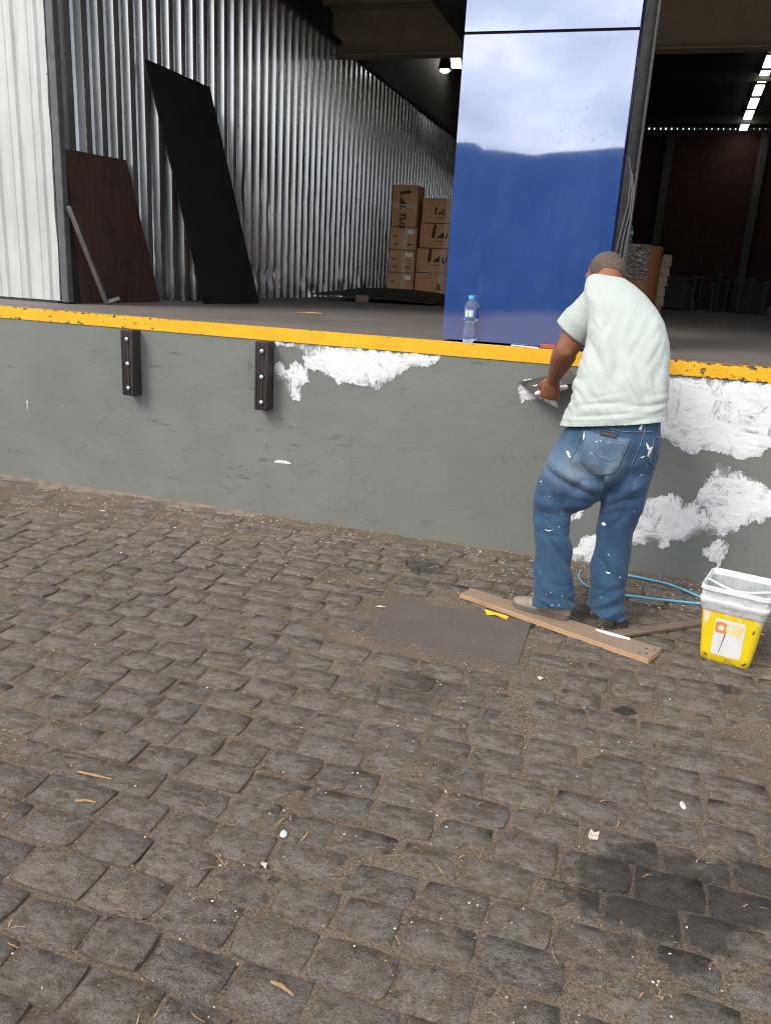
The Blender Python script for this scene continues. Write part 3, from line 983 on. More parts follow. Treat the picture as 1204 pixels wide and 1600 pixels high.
cw = thing('corrugated_wall', 'tall galvanised corrugated metal wall along the left of the dock', 'wall', (XC, 0, ZF))
PITCH = 0.190
def sheet(y0, nrib, k):
    h = 3.03
    prof = []
    for r in range(nrib):
        b = y0 + r * PITCH
        prof += [(b, 0.0), (b + 0.075, 0.0), (b + 0.094, 0.052), (b + 0.160, 0.052), (b + 0.176, 0.0)]
    prof.append((y0 + nrib * PITCH, 0.0))
    zz = [0, 0.03, 0.08, 0.13, 0.19, 0.26, 0.34, 0.44, 0.56, 0.72, 0.9, 1.1, 1.3, 1.55, 1.8, 2.1, 2.4, 2.7, h]
    vs, fs = [], []
    for z in zz:
        for y, d in prof:
            dm = 0.0
            low = math.exp(-((z - 0.15) / 0.22) ** 2) + 0.35 * math.exp(-((z - 1.05) / 0.35) ** 2)
            q = noise.noise(Vector((y * 5.3, z * 6, k)))
            if q > 0.12 and y > 1.9:
                dm = -0.085 * (q - 0.12) * low
            dm += 0.0015 * noise.noise(Vector((y * 2, z * 1.3, 9)))
            vs.append((-(0.048 - d) + dm, y + 0.0018 * noise.noise(Vector((y * 3, z * 1.2, 5))), z))
    n = len(prof)
    for j in range(len(zz) - 1):
        for i in range(n - 1):
            fs.append((j * n + i, j * n + i + 1, (j + 1) * n + i + 1, (j + 1) * n + i))
    m = MB(); m.add(vs, fs)
    return m
y = 0.80
for k in range(11):
    nr = 6
    o = part('metal_sheet', sheet(y, nr, k), M['galv'], cw, smooth=20, loc=(0.0015 * (k % 2), 0, 0))
    y += nr * PITCH
b = MB(); b.box((-0.14, 13.2, 1.5), (0.06, 24.2, 3.0))
part('back_framing', b, M['dark'], cw, smooth=0)
b = MB(); b.box((-0.03, 13.2, 3.06), (0.16, 24.2, 0.06))
part('top_channel', b, M['dark'], cw, smooth=0)

# ================================================================== WAREHOUSE SHELL
hall = thing('warehouse_hall', 'dark warehouse interior with brown roof deck and dim red back wall', 'building')
def hbox(name, c, s, mat, **k):
    m = MB(); m.box(c, s)
    return part(name, m, mat, hall, smooth=0, **k)
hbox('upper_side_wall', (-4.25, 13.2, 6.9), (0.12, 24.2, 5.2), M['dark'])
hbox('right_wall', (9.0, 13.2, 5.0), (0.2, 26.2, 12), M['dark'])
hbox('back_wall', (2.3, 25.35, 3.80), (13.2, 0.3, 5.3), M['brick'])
hbox('header', (0.5, 0.75, 7.6), (17.2, 0.3, 6.0), M['post'])
# front bay: ribbed deck running across
dk = MB()
prof = []
yy = 0.9
while yy < 6.0:
    prof += [(yy, 4.62), (yy + 0.13, 4.62), (yy + 0.16, 4.57), (yy + 0.26, 4.57), (yy + 0.29, 4.62)]
    yy += 0.30
v0 = [(-4.2, a, b) for a, b in prof] + [(8.9, a, b) for a, b in prof]
n = len(prof)
dk.add(v0, [(i, i + 1, n + i + 1, n + i) for i in range(n - 1)])
part('roof_deck', dk, M['ceil'], hall, smooth=0)
bm_ = MB()
bm_.box((2.35, 6.12, 4.32), (13.0, 0.012, 0.50))
bm_.box((2.35, 6.12, 4.065), (13.0, 0.22, 0.016))
bm_.box((2.35, 6.12, 4.575), (13.0, 0.22, 0.016))
part('cross_beam', bm_, M['beam'], hall, smooth=0)
bl = MB()
bl.box((-2.18, 3.4, 4.30), (0.34, 5.2, 0.34))
bl.box((-2.18, 3.4, 4.12), (0.44, 5.2, 0.02))
part('long_beam', bl, M['dark'], hall, smooth=0)
# rear roof, sloping down to the back wall; its lower end stops short of the wall so daylight shows under the ribs
rf = MB()
rz = lambda y: 6.52 + 0.17 * (25 - y)
rf.add([(-4.3, 6.0, rz(6)), (8.9, 6.0, rz(6)), (8.9, 25.15, rz(25.15)), (-4.3, 25.15, rz(25.15)),
        (-4.3, 6.0, rz(6) + .1), (8.9, 6.0, rz(6) + .1), (8.9, 25.15, rz(25.15) + .1), (-4.3, 25.15, rz(25.15) + .1)],
       [(0, 1, 2, 3), (7, 6, 5, 4), (0, 4, 5, 1), (1, 5, 6, 2), (2, 6, 7, 3), (3, 7, 4, 0)])
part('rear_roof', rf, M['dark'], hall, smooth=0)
hbox('roof_upstand', (2.3, 6.35, 7.2), (13.2, 0.1, 5.2), M['dark'])
for i in range(6):
    yb = 9 + i * 3
    pm = MB(); pm.box((2.3, yb, rz(yb) - 0.16), (13, 0.12, 0.22))
    part('purlin', pm, M['dark'], hall, smooth=0)
em = MB()
xx = -4.2
while xx < 8.8:
    em.box((xx, 25.34, 6.43), (random.uniform(0.115, 0.168), 0.26, 0.17))
    xx += 0.175
ev = part('eaves_blocks', em, M['dark'], hall, smooth=0)
for px in (0.1, 2.9, -3.4):
    pm = MB(); pm.box((px, 25.08, 3.8), (0.24, 0.14, 5.2))
    part('wall_post', pm, M['post'], hall, smooth=0)

# glowing panels standing in for daylit skylights in the rear roof
strip = None
for i in range(7):
    y = 24.55 - i * 0.88
    if strip is None:
        strip = thing('skylight_panel', 'x', 'light', (0, 0, 0), 0, 'row of glowing skylight panels under the dark warehouse roof')
        m = MB(); m.box((0, 0, 0.03), (0.26, 0.70, 0.05)); part('panel_frame', m, M['dark'], strip, smooth=0)
        m = MB(); m.box((0, 0, -0.006), (0.22, 0.66, 0.03)); part('glow_panel', m, M['lamp'], strip, smooth=0)
        s_ = strip
    else:
        s_ = copy_tree(strip)
    s_.location = (2.2, y, rz(y) - 0.14)
    s_.rotation_euler = (R(-9.7), 0, 0)
    s_['label'] = (['farthest glowing skylight panel, touching the back wall', 'second glowing skylight panel out from the back wall', 'third glowing skylight panel out from the back wall', 'fourth glowing skylight panel out from the back wall', 'fifth glowing skylight panel out from the back wall', 'sixth glowing skylight panel out from the back wall', 'seventh glowing skylight panel out from the back wall', 'eighth glowing skylight panel out from the back wall', 'ninth glowing skylight panel out from the back wall'])[i]
lonely = copy_tree(strip)  # skylight behind the bay lamp, made as a glowing panel
lonely.location = (-3.98, 11.9, 5.40)
lonely.rotation_euler = (R(-9.7), 0, R(8))
lonely['label'] = 'glowing skylight panel above the round bay lamp beside the blue column'
m = MB()
for yy in (-0.28, 0.28):
    m.tube([(0, yy, 0.05), (0, yy, 3.2)], 0.006, 6)
part('hanger', m, M['dark'], lonely)  # rods added to carry the glowing stand-in; a skylight has none
bay = thing('bay_lamp', 'glowing round bay lamp hanging in the dark near the blue column', 'lamp', (-3.415, 9.0, 4.56))
m = MB(); m.tube([(0, 0, 0.0), (0, 0, 0.10), (0, 0, 0.24), (0, 0, 0.40)], [0.11, 0.09, 0.06, 0.045], 20, cap=False)
part('shade', m, M['dark'], bay, smooth=60)
m = MB(); m.ellipsoid((0, 0, 0.0), (0.075, 0.075, 0.04)); part('bulb', m, M['bulb'], bay, smooth=60)
m = MB(); m.tube([(0, 0, 0.38), (0, 0, 4.7)], 0.012, 6); part('hanger', m, M['dark'], bay)

# ================================================================== BLUE COLUMN
col = thing('blue_column', 'glossy blue clad column reflecting clouds at the dock edge', 'column', (0, 0, 0))
cx0, cx1, cy0, cy1 = -1.049, -0.197, 0.085, 0.42
def clad(name, z0, z1):
    m = MB()
    N, K = 16, 24
    vs, fs = [], []
    for j in range(K + 1):
        for i in range(N + 1):
            u, v = i / N, j / K
            xx = cx0 + (cx1 - cx0) * u
            zz = z0 + (z1 - z0) * v
            bow = 0.0016 * math.sin(u * math.pi) * math.sin(v * math.pi) + 0.0004 * noise.noise(Vector((xx * 2.3, zz * 1.6, 3)))
            vs.append((xx, cy0 - bow, zz))
    for j in range(K):
        for i in range(N):
            a = j * (N + 1) + i
            fs.append((a, a + 1, a + N + 2, a + N + 1))
    m.add(vs, fs)
    # return edges
    m.add([(cx0, cy0, z0), (cx0, cy0 + 0.03, z0), (cx0, cy0 + 0.03, z1), (cx0, cy0, z1)], [(0, 1, 2, 3)])
    m.add([(cx1, cy0, z0), (cx1, cy0 + 0.03, z0), (cx1, cy0 + 0.03, z1), (cx1, cy0, z1)], [(3, 2, 1, 0)])
    return part(name, m, M['blue'], col, smooth=30)
clad('cladding_panel', ZF + 0.012, 2.680)
clad('cladding_panel', 2.694, 4.60)
m = MB(); m.box(((cx0 + cx1) / 2, (cy0 + cy1) / 2 + 0.012, (ZF + 4.6) / 2 + 0.008), (cx1 - cx0 - 0.012, cy1 - cy0, 4.6 - ZF - 0.02))
part('core', m, M['gap'], col, smooth=0)
for xx in (cx0 + 0.002, cx1 - 0.002):
    m = MB(); m.box((xx, (cy0 + cy1) / 2 + 0.018, (ZF + 4.6) / 2), (0.008, cy1 - cy0 - 0.036, 4.6 - ZF - 0.03))
    part('side_panel', m, M['blue_shaded'], col, smooth=0)
sc_col = thing('steel_column', 'bare gray steel beam column standing right behind the blue one', 'column', (-0.228, 0.92, ZF))
m = MB()
m.box((0.085, 0, 1.72), (0.012, 0.17, 3.44)); m.box((-0.085, 0, 1.72), (0.012, 0.17, 3.44)); m.box((0, 0, 1.72), (0.158, 0.010, 3.44))
part('profile', m, M['steel'], sc_col, smooth=0)
m = MB(); m.box((0, 0, 0.008), (0.30, 0.28, 0.016)); part('base_plate', m, M['steel'], sc_col, smooth=0)
m = MB(); m.box((0.093, -0.02, 0.92), (0.004, 0.10, 0.30)); part('stain_plate', m, M['dark'], sc_col, smooth=0)
cabs = [[(-0.19, 0.51, 2.18), (-0.165, 0.50, 2.10), (-0.158, 0.49, 1.95), (-0.176, 0.46, 1.80), (-0.190, 0.44, 1.68), (-0.185, 0.46, 1.2), (-0.17, 0.47, 1.175)],
        [(-0.18, 0.60, 2.14), (-0.150, 0.58, 2.02), (-0.146, 0.56, 1.90), (-0.160, 0.52, 1.78), (-0.166, 0.50, 1.66), (-0.16, 0.52, 1.2), (-0.13, 0.54, 1.172)],
        [(-0.165, 0.68, 2.12), (-0.142, 0.66, 2.02), (-0.136, 0.62, 1.88), (-0.144, 0.58, 1.76), (-0.148, 0.56, 1.65), (-0.14, 0.58, 1.2), (-0.10, 0.60, 1.172)]]
for i, c in enumerate(cabs):
    m = MB(); m.tube(c, 0.0045, 8)
    tag(part('cable', m, M['cable'], None, smooth=60), ['pale cable hanging closest to the blue column', 'pale cable hanging between its two neighbours by the blue column', 'pale cable hanging closest to the gray steel column'][i], 'cable', 'pale cables hanging beside the blue column')

# water bottle on the dock edge
def bottle(loc, label, s=1.0, full=True):
    b = thing('water_bottle', label, 'bottle', loc)
    prof = [(0.001, 0.024), (0.004, 0.030), (0.03, 0.0325), (0.06, 0.0315), (0.085, 0.029), (0.105, 0.0255), (0.118, 0.0275), (0.124, 0.0325), (0.19, 0.0325), (0.205, 0.029), (0.220, 0.019), (0.229, 0.0125), (0.237, 0.0125)]
    m = MB(); m.tube([(0, 0, z * s) for z, r in prof], [r * s for z, r in prof], 22)
    part('body', m, M['pet'], b, smooth=60)
    m = MB(); m.tube([(0, 0, z * s) for z in (0.131, 0.183)], 0.0330 * s, 22, cap=False); part('label_band', m, M['label_blue'], b, smooth=60)
    for a, w in ((-1.95, 0.014), (-1.5, 0.010), (-1.2, 0.018)):
        m = MB(); m.box((0.0335 * s * math.cos(a), 0.0335 * s * math.sin(a), 0.157 * s), (w * s, 0.001, 0.034 * s), (0, 0, a + math.pi / 2)); part('label_print', m, M['paper'], b, smooth=0)
    m = MB(); m.tube([(0, 0, 0.231 * s), (0, 0, 0.250 * s)], [0.0165 * s, 0.0155 * s], 18); part('cap', m, M['blue_cap'], b, bevel=0.001)
    return b
bottle((-0.893, 0.045, ZF + 0.003), 'clear water bottle with blue cap standing against the blue column')
m = MB(); m.box((0, 0, 0.012), (0.085, 0.03, 0.024), (0, 0, 0.05))
tag(part('tile_piece', m, M['red'], None, bevel=0.004, loc=(-0.455, 0.045, ZF + 0.004)), 'broken red tile piece at the foot of the blue column', 'tile')
m = MB(); m.box((0, 0, 0.003), (0.15, 0.022, 0.005), (0, 0.02, 0.03))
tag(part('paper_strip', m, M['paper'], None, loc=(-0.58, 0.05, ZF + 0.004)), 'thin pale strip lying along the foot of the blue column', 'scrap')

# ================================================================== LEANING BOARDS AND SHEETS
def slab(name, quad, th, mat, label, cat):
    q = [Vector(p) for p in quad]
    o0 = q[0].copy()
    nrm = (q[1] - q[0]).cross(q[3] - q[0]).normalized()
    m = MB()
    N = 10
    vs = []
    for sgn in (0, 1):
        for j in range(N + 1):
            for i in range(N + 1):
                u, v = i / N, j / N
                p = (q[0] * (1 - u) + q[1] * u) * (1 - v) + (q[3] * (1 - u) + q[2] * u) * v
                p = p - nrm * th * sgn + nrm * 0.006 * math.sin(u * 3.1) * math.sin(v * 3.1)
                e = 0.004 * noise.noise(p * 9)
                vs.append(p - o0 + Vector((0, e, e)))
    K = (N + 1) ** 2
    fs = []
    for j in range(N):
        for i in range(N):
            a = j * (N + 1) + i
            fs.append((a, a + 1, a + N + 2, a + N + 1))
            fs.append((K + a, K + a + N + 1, K + a + N + 2, K + a + 1))
    for i in range(N):
        fs.append((i, K + i, K + i + 1, i + 1))
        t = N * (N + 1) + i
        fs.append((t, t + 1, K + t + 1, K + t))
        l = i * (N + 1); r_ = l + N
        fs.append((l, l + N + 1, K + l + N + 1, K + l))
        fs.append((r_, K + r_, K + r_ + N + 1, r_ + N + 1))
    m.add(vs, fs)
    o = part(name, m, mat, None, smooth=30, loc=o0)
    return tag(o, label, cat)
slab('plywood_board', [(-4.015, 0.885, ZF + 0.003), (-4.005, 1.90, ZF + 0.003), (-4.040, 1.53, 2.248), (-4.045, 0.80, 2.222)], 0.018, M['brown_board'],
     'dark brown plywood board leaning on the corrugated wall beside the white facade', 'board')
slab('plastic_sheet', [(-3.672, 2.075, ZF + 0.003), (-3.492, 2.79, ZF + 0.003), (-3.885, 2.575, 2.985), (-4.005, 1.775, 3.02)], 0.010, M['black_sheet'],
     'tall black sheet leaning on the corrugated wall', 'sheet')
slab('dark_gap_infill', [(-4.035, 0.79, ZF + 0.003), (-4.030, 0.96, ZF + 0.003), (-4.055, 0.88, 1.78), (-4.06, 0.79, 1.78)], 0.012, M['black_mat'],  # black piece added where the gap beside the board looks dark
     'added black offcut tucked behind the brown board by the corner post', 'infill')
m = MB()
a0, a1, a2 = Vector((-3.97, 1.10, ZF + 0.012)), Vector((-4.165, 0.955, ZF + 0.60)), Vector((-3.83, 1.12, ZF + 0.05))
def bar(m, p, q, w, d, up=(0, -1, 0.2)):
    p, q = Vector(p), Vector(q)
    t = (q - p).normalized(); a = t.cross(Vector(up)).normalized(); b = a.cross(t)
    rm = Matrix((a, b, t)).transposed()
    m.box((p + q) / 2, (w, d, (q - p).length), rm)
bar(m, (-3.855, 0.945, ZF + 0.012), (-3.970, 0.715, 1.835), 0.034, 0.020)
bar(m, (-3.855, 0.945, ZF + 0.016), (-3.800, 1.03, ZF + 0.050), 0.032, 0.020)
tag(part('angle_bar', m, M['steel'], None, bevel=0.003), 'bent gray metal bar leaning on the brown board', 'bar')

# ================================================================== CARTONS ON A PALLET
def pallet(label, loc, rz=0.0, group=None, name='wooden_pallet'):
    p = thing(name, label, 'pallet', loc, rz, group)
    dm = MB(); dm.box((0, 0, 0), (0.100, 1.0, 0.022)); dme = dm.mesh('deck_board', M['pallet'], 0.002)
    for i in range(7):
        link('deck_board', dme, p, (-0.53 + i * 1.06 / 6, 0, 0.117))
    bmh = MB(); bmh.box((0, 0, 0), (0.12, 0.10, 0.080)); bme = bmh.mesh('block', M['pallet'], 0.002)
    sb = MB(); sb.box((0, 0, 0), (1.2, 0.10, 0.022)); sme = sb.mesh('runner', M['pallet'], 0.002)
    for y in (-0.45, 0, 0.45):
        link('runner', sme, p, (0, y, 0.011))
        for x in (-0.53, 0, 0.53):
            link('block', bme, p, (x, y, 0.064))
    return p
pal = pallet('wooden pallet under the stacked cardboard cartons', (-2.72, 6.98, ZF))
pal.scale = (1.12, 1.05, 0.95)
BX, BY = 6.45, 0.40
def carton(w, h, d, loc, label, group, prints, upright=False, small=False, rz=0.0):
    b = thing('carton', label, 'box', loc, rz, group)
    m = MB(); m.box((0, d / 2, h / 2), (w - 0.006, d, h - 0.006)); part('body', m, M['card'], b, bevel=0.006)
    y = -0.001
    if small:
        m = MB(); m.box((0.035, y - 0.001, h / 2), (0.055, 0.002, h - 0.01)); part('tape', m, M['tape'], b, smooth=0)
        m = MB(); m.box((0.105, y - 0.002, h * 0.80), (0.090, 0.002, 0.055)); part('shipping_label', m, M['paper'], b, smooth=0)
        for zz, xx, ww in ((0.25, -0.09, 0.05), (0.25, 0.09, 0.06), (0.6, -0.11, 0.04)):
            m = MB(); m.box((xx, y - 0.002, h * zz), (ww, 0.001, 0.018)); part('printed_mark', m, M['ink'], b, smooth=0)
    else:
        m = MB()
        if upright:
            m.box((0.01, y - 0.001, h * 0.5), (w * 0.92, 0.002, 0.06))
        else:
            m.box((0.0, y - 0.001, h * 0.5), (0.075, 0.002, h - 0.01))
        part('tape', m, M['tape'], b, smooth=0)
    for p in prints:
        if p[0] == 'logo':
            _, x, z, s_ = p
            mm = MB()
            if upright:
                mm.prism([(x, z), (x, z + 0.045 * s_), (x + 0.16 * s_, z + 0.065 * s_), (x + 0.16 * s_, z + 0.02 * s_)], y - 0.003, y - 0.002)
                part('logo_bar', mm, M['ink'], b, smooth=0)
                mm = MB(); mm.prism([(x, z - 0.02 * s_), (x, z - 0.13 * s_), (x + 0.10 * s_, z - 0.125 * s_)], y - 0.003, y - 0.002)
                part('logo_triangle', mm, M['ink'], b, smooth=0)
            else:
                mm.prism([(x, z), (x + 0.045 * s_, z), (x + 0.062 * s_, z + 0.165 * s_), (x + 0.017 * s_, z + 0.165 * s_)], y - 0.003, y - 0.002)
                part('logo_bar', mm, M['ink'], b, smooth=0)
                mm = MB(); mm.prism([(x + 0.07 * s_, z), (x + 0.17 * s_, z), (x + 0.165 * s_, z + 0.085 * s_)], y - 0.003, y - 0.002)
                part('logo_triangle', mm, M['ink'], b, smooth=0)
        elif p[0] == 'txt':
            _, t, x, z, s_ = p
            me = text_mesh(t, s_, M['ink'], 0.18, 0.004)
            o = link('printed_text', me, b, (x, y - 0.003, z))
            o.rotation_euler = (R(90), R(90) if upright else 0, 0)
        elif p[0] == 'line':
            _, x, z, w_ = p
            mm = MB(); mm.box((x + w_ / 2, y - 0.002, z), (0.006 if upright else w_, 0.001, w_ if upright else 0.007))
            part('printed_line', mm, M['ink'], b, smooth=0)
    return b
G1, G2 = 'narrow cartons stacked next to the corrugated wall', 'wide cartons stacked next to the blue column'
zb = 1.235
h1 = 0.292
nm = ['narrow carton with white label, lowest of its stack', 'narrow carton with white label, middle of three labelled ones', 'narrow carton with white label, under the upright carton']
for i in range(3):
    carton(0.375, h1, 0.60, (-3.185 + random.uniform(-.006, .006), 6.45, zb + i * h1), nm[i], G1, [], small=True)
carton(0.350, 0.525, 0.36, (-3.185, 6.45, zb + 3 * h1), 'upright carton with sideways lettering on top of the narrow stack', G1,
       [('logo', -0.065, 0.40, 0.9), ('txt', 'L', -0.055, 0.275, 0.10), ('txt', 'TUS', -0.055, 0.19, 0.115), ('line', -0.10, 0.36, 0.10), ('line', -0.10, 0.12, 0.13)], upright=True)
h2 = 0.312
wl_ = ['wide carton with spotted front, lowest of its stack', 'wide carton second from the bottom with bold logo and lettering', 'wide carton with torn tape, second from the top', 'wide carton on top of its stack, smudged logo']
pr = [[('txt', 'IL', -0.06, 0.10, 0.10), ('txt', 'TUS', 0.085, 0.10, 0.145), ('line', 0.085, 0.075, 0.22), ('line', -0.19, 0.24, 0.05), ('line', -0.22, 0.13, 0.03), ('line', -0.02, 0.06, 0.03)],
      [('logo', -0.205, 0.14, 1.0), ('txt', 'U', -0.015, 0.135, 0.10), ('txt', 'TUS', 0.085, 0.135, 0.145), ('line', -0.20, 0.10, 0.17), ('line', 0.085, 0.10, 0.22)],
      [('logo', -0.205, 0.13, 1.0), ('txt', 'I', -0.02, 0.125, 0.10), ('txt', 'U', 0.15, 0.125, 0.145), ('line', -0.20, 0.09, 0.17), ('line', 0.085, 0.09, 0.22)],
      [('logo', -0.195, 0.11, 0.55), ('txt', 'L', -0.10, 0.11, 0.10), ('txt', 'ITUS', 0.065, 0.11, 0.145), ('line', -0.18, 0.075, 0.15), ('line', 0.085, 0.075, 0.22)]]
off = [-2.62, -2.62, -2.585, -2.575]
for i in range(4):
    carton(0.72 if i < 2 else 0.735, h2, 0.60, (off[i] - 0.0, 6.45 + 0.004 * (i % 2), zb + i * h2), wl_[i], G2, pr[i])
# black mat propped on a wooden block before the cartons
mm = MB()
N, K = 12, 10
c00, c10, c11, c01 = Vector((-3.78, 4.75, 1.232)), Vector((-2.42, 5.35, 1.185)), Vector((-2.32, 6.42, 1.245)), Vector((-3.72, 6.42, 1.300))
vs, fs = [], []
for sgn in (0, 0.012):
    for j in range(K + 1):
        for i in range(N + 1):
            u, v = i / N, j / K
            p = (c00 * (1 - u) + c10 * u) * (1 - v) + (c01 * (1 - u) + c11 * u) * v
            p.z += 0.045 * math.sin(u * math.pi * 0.9) * (0.4 + 0.6 * v) - sgn
            vs.append(p)
Q = (N + 1) * (K + 1)
for j in range(K):
    for i in range(N):
        a = j * (N + 1) + i
        fs += [(a, a + 1, a + N + 2, a + N + 1), (Q + a, Q + a + N + 1, Q + a + N + 2, Q + a + 1)]
for i in range(N):
    fs += [(i, Q + i, Q + i + 1, i + 1), (K * (N + 1) + i, K * (N + 1) + i + 1, Q + K * (N + 1) + i + 1, Q + K * (N + 1) + i)]
for j in range(K):
    l = j * (N + 1); r_ = l + N
    fs += [(l, l + N + 1, Q + l + N + 1, Q + l), (r_, Q + r_, Q + r_ + N + 1, r_ + N + 1)]
mm.add(vs, fs)
tag(part('black_mat', mm, M['black_mat'], None, smooth=50), 'black mat propped on a wooden block in front of the cartons', 'mat')
m = MB(); m.box((0, 0, 0.042), (0.15, 0.10, 0.084), (0, 0, 0.2))
tag(part('wood_block', m, M['oldwood'], None, bevel=0.004, loc=(-3.19, 4.93, ZF)), 'wooden block holding up the black mat', 'block')

# drum, stacked pallets and bottle right of the column
dr = thing('fibre_drum', 'brown fibre drum half wrapped in clear film behind the man', 'drum', (-0.16, 6.7, ZF + 0.001))
m = MB(); m.tube([(0, 0, 0), (0, 0, 0.02), (0, 0, 0.80), (0, 0, 0.82)], [0.290, 0.295, 0.295, 0.29], 32); part('body', m, M['drum'], dr, smooth=50)
m = MB(); m.tube([(0, 0, 0.81), (0, 0, 0.835), (0, 0, 0.852)], [0.303, 0.303, 0.288], 32); part('lid', m, M['drum'], dr, smooth=40)
wm_ = MB()
rings = []
for z in [0.44 + 0.042 * i for i in range(11)]:
    rings.append([((0.310 + 0.010 * noise.noise(Vector((math.cos(t) * 6, math.sin(t) * 6, z * 25)))) * math.cos(t), (0.310 + 0.010 * noise.noise(Vector((math.cos(t) * 6, math.sin(t) * 6, z * 25)))) * math.sin(t), z) for t in [R(150 + k * 150 / 24) for k in range(25)]])
for i in range(len(rings) - 1):
    for k in range(24):
        wm_.add([rings[i][k], rings[i][k + 1], rings[i + 1][k + 1], rings[i + 1][k]], [(0, 1, 2, 3)])
part('stretch_film', wm_, M['wrap'], dr, smooth=60)
p0 = None
lab = ['raw wooden pallet, lowest of the stack behind the drum', 'raw wooden pallet, second from bottom behind the drum', 'raw wooden pallet, third from bottom behind the drum', 'raw wooden pallet, third from top behind the drum', 'raw wooden pallet, second from top behind the drum', 'raw wooden pallet on top of the stack behind the drum']
for i in range(6):
    if p0 is None:
        p0 = pallet(lab[0], (0, 0, 0), 0, 'pallets stacked behind the drum')
        q_ = p0
    else:
        q_ = copy_tree(p0)
        q_['label'] = lab[i]
    q_.location = (-0.36 + i * 0.007 + random.uniform(-.008, .008), 7.62, ZF + i * 0.1305)
bottle((-0.27, 6.55, ZF + 0.854), 'small clear bottle standing on top of the fibre drum', 0.9)

# dim T-topped stands and crates far inside
st0 = None
spots = [(0.85, 12.2, 0.62), (1.18, 12.0, 0.50), (1.46, 12.5, 0.55), (1.62, 11.9, 0.60), (1.84, 12.3, 0.62), (2.06, 12.0, 0.58), (1.33, 12.9, 0.7), (1.02, 13.0, 0.62)]
for i, (x, y, h) in enumerate(spots):
    if st0 is None:
        st0 = thing('barrier_stand', 'x', 'stand', (0, 0, 0), 0, 'dark stands standing in the dim back of the warehouse')
        m = MB(); m.tube([(0, 0, 0), (0, 0, 0.025)], [0.14, 0.12], 14); part('base', m, M['far'], st0)
        m = MB(); m.tube([(0, 0, 0.02), (0, 0, 0.97)], 0.026, 8); part('pole', m, M['far'], st0)
        m = MB(); m.box((0, 0, 0.985), (0.13, 0.06, 0.06)); part('head', m, M['far'], st0, bevel=0.005)
        s_ = st0
    else:
        s_ = copy_tree(st0)
    s_.location = (x, y, ZF)
    s_.scale = (1, 1, h)
    s_['label'] = 'dark T topped stand, %s from the left in the dim back of the warehouse' % ['first', 'third', 'fifth', 'sixth', 'seventh', 'eighth', 'fourth', 'second'][i]
cr0 = None
for i, (x, y, w, h) in enumerate([(0.62, 12.6, 0.5, 0.62), (1.95, 13.4, 0.7, 0.62), (1.3, 13.8, 0.6, 0.5)]):
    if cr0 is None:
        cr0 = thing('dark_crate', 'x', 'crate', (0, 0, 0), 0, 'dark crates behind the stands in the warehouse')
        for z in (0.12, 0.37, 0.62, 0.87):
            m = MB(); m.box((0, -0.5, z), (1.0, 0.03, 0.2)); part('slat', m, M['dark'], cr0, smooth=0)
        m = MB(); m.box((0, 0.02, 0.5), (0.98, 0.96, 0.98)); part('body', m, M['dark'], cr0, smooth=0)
        s_ = cr0
    else:
        s_ = copy_tree(cr0)
    s_.location = (x, y, ZF)
    s_.scale = (w, 0.5, h)
    s_['label'] = 'dark slatted crate, %s in the dim back of the warehouse' % ['nearest to the pallets', 'farthest right', 'between two other crates'][i]
# scraps on the dock floor
def stick(a, b, r_, label, mat='straw', cat='stick', name='stick'):
    m = MB()
    a, b = Vector(a), Vector(b)
    mid = (a + b) / 2 + Vector((random.uniform(-.006, .006), random.uniform(-.006, .006), 0.003))
    m.tube([a, a.lerp(mid, .6), mid, b], [r_ * .6, r_, r_ * 1.1, r_ * .5], 6)
    return tag(part(name, m, M[mat], None, smooth=50), label, cat)
stick((-2.53, 1.62, ZF + 0.01), (-2.40, 1.66, ZF + 0.012), 0.009, 'pale wood splinter lying on the dock floor', 'plank', 'splinter', 'splinter')
stick((-2.62, 1.64, ZF + 0.006), (-2.55, 1.70, ZF + 0.007), 0.005, 'thin splinter beside the pale one on the dock floor', 'plank', 'splinter', 'splinter')

# ================================================================== ACROSS THE YARD (seen mirrored in the blue column)
opp = thing('opposite_building', 'long low dark building across the yard behind the camera', 'building', (-6, -40, 0))
m = MB(); m.box((0, 0, 3.75), (110, 8, 7.5)); part('wall', m, M['yard'], opp, smooth=0)
m = MB(); m.box((-18, 1, 7.65), (30, 6, 0.3)); part('roof_ridge', m, M['yard'], opp, smooth=0)

# ================================================================== THINGS ON THE GROUND
ic = thing('inspection_cover', 'square rusty iron inspection cover set in the cobbles', 'manhole cover', ((COVER[0] + COVER[1]) / 2, (COVER[2] + COVER[3]) / 2, 0))
W_, D_ = COVER[1] - COVER[0], COVER[3] - COVER[2]
m = MB(); m.box((0, 0, -0.012), (W_ - 0.022, D_ - 0.022, 0.034)); part('plate', m, M['iron'], ic, bevel=0.003)
m = MB(); m.box((0, 0, -0.018), (W_ + 0.016, D_ + 0.016, 0.030)); part('seat_gap', m, M['gap'], ic, smooth=0)
m = MB()
for c, s_ in (((0, D_ / 2 + 0.016, -0.016), (W_ + 0.048, 0.016, 0.034)), ((0, -D_ / 2 - 0.016, -0.016), (W_ + 0.048, 0.016, 0.034)), ((W_ / 2 + 0.016, 0, -0.016), (0.016, D_ + 0.016, 0.034)), ((-W_ / 2 - 0.016, 0, -0.016), (0.016, D_ + 0.016, 0.034))):
    m.box(c, s_)
part('frame', m, M['iron'], ic, bevel=0.002)
m = MB(); m.tube([(-W_ * 0.40, D_ * 0.30, 0.0035), (-W_ * 0.40, D_ * 0.30, 0.0045)], 0.012, 12)
m.tube([(W_ * 0.40, -D_ * 0.30 + 0.09, 0.0035), (W_ * 0.40, -D_ * 0.30 + 0.09, 0.0045)], 0.011, 12)
part('lift_hole', m, M['gap'], ic)

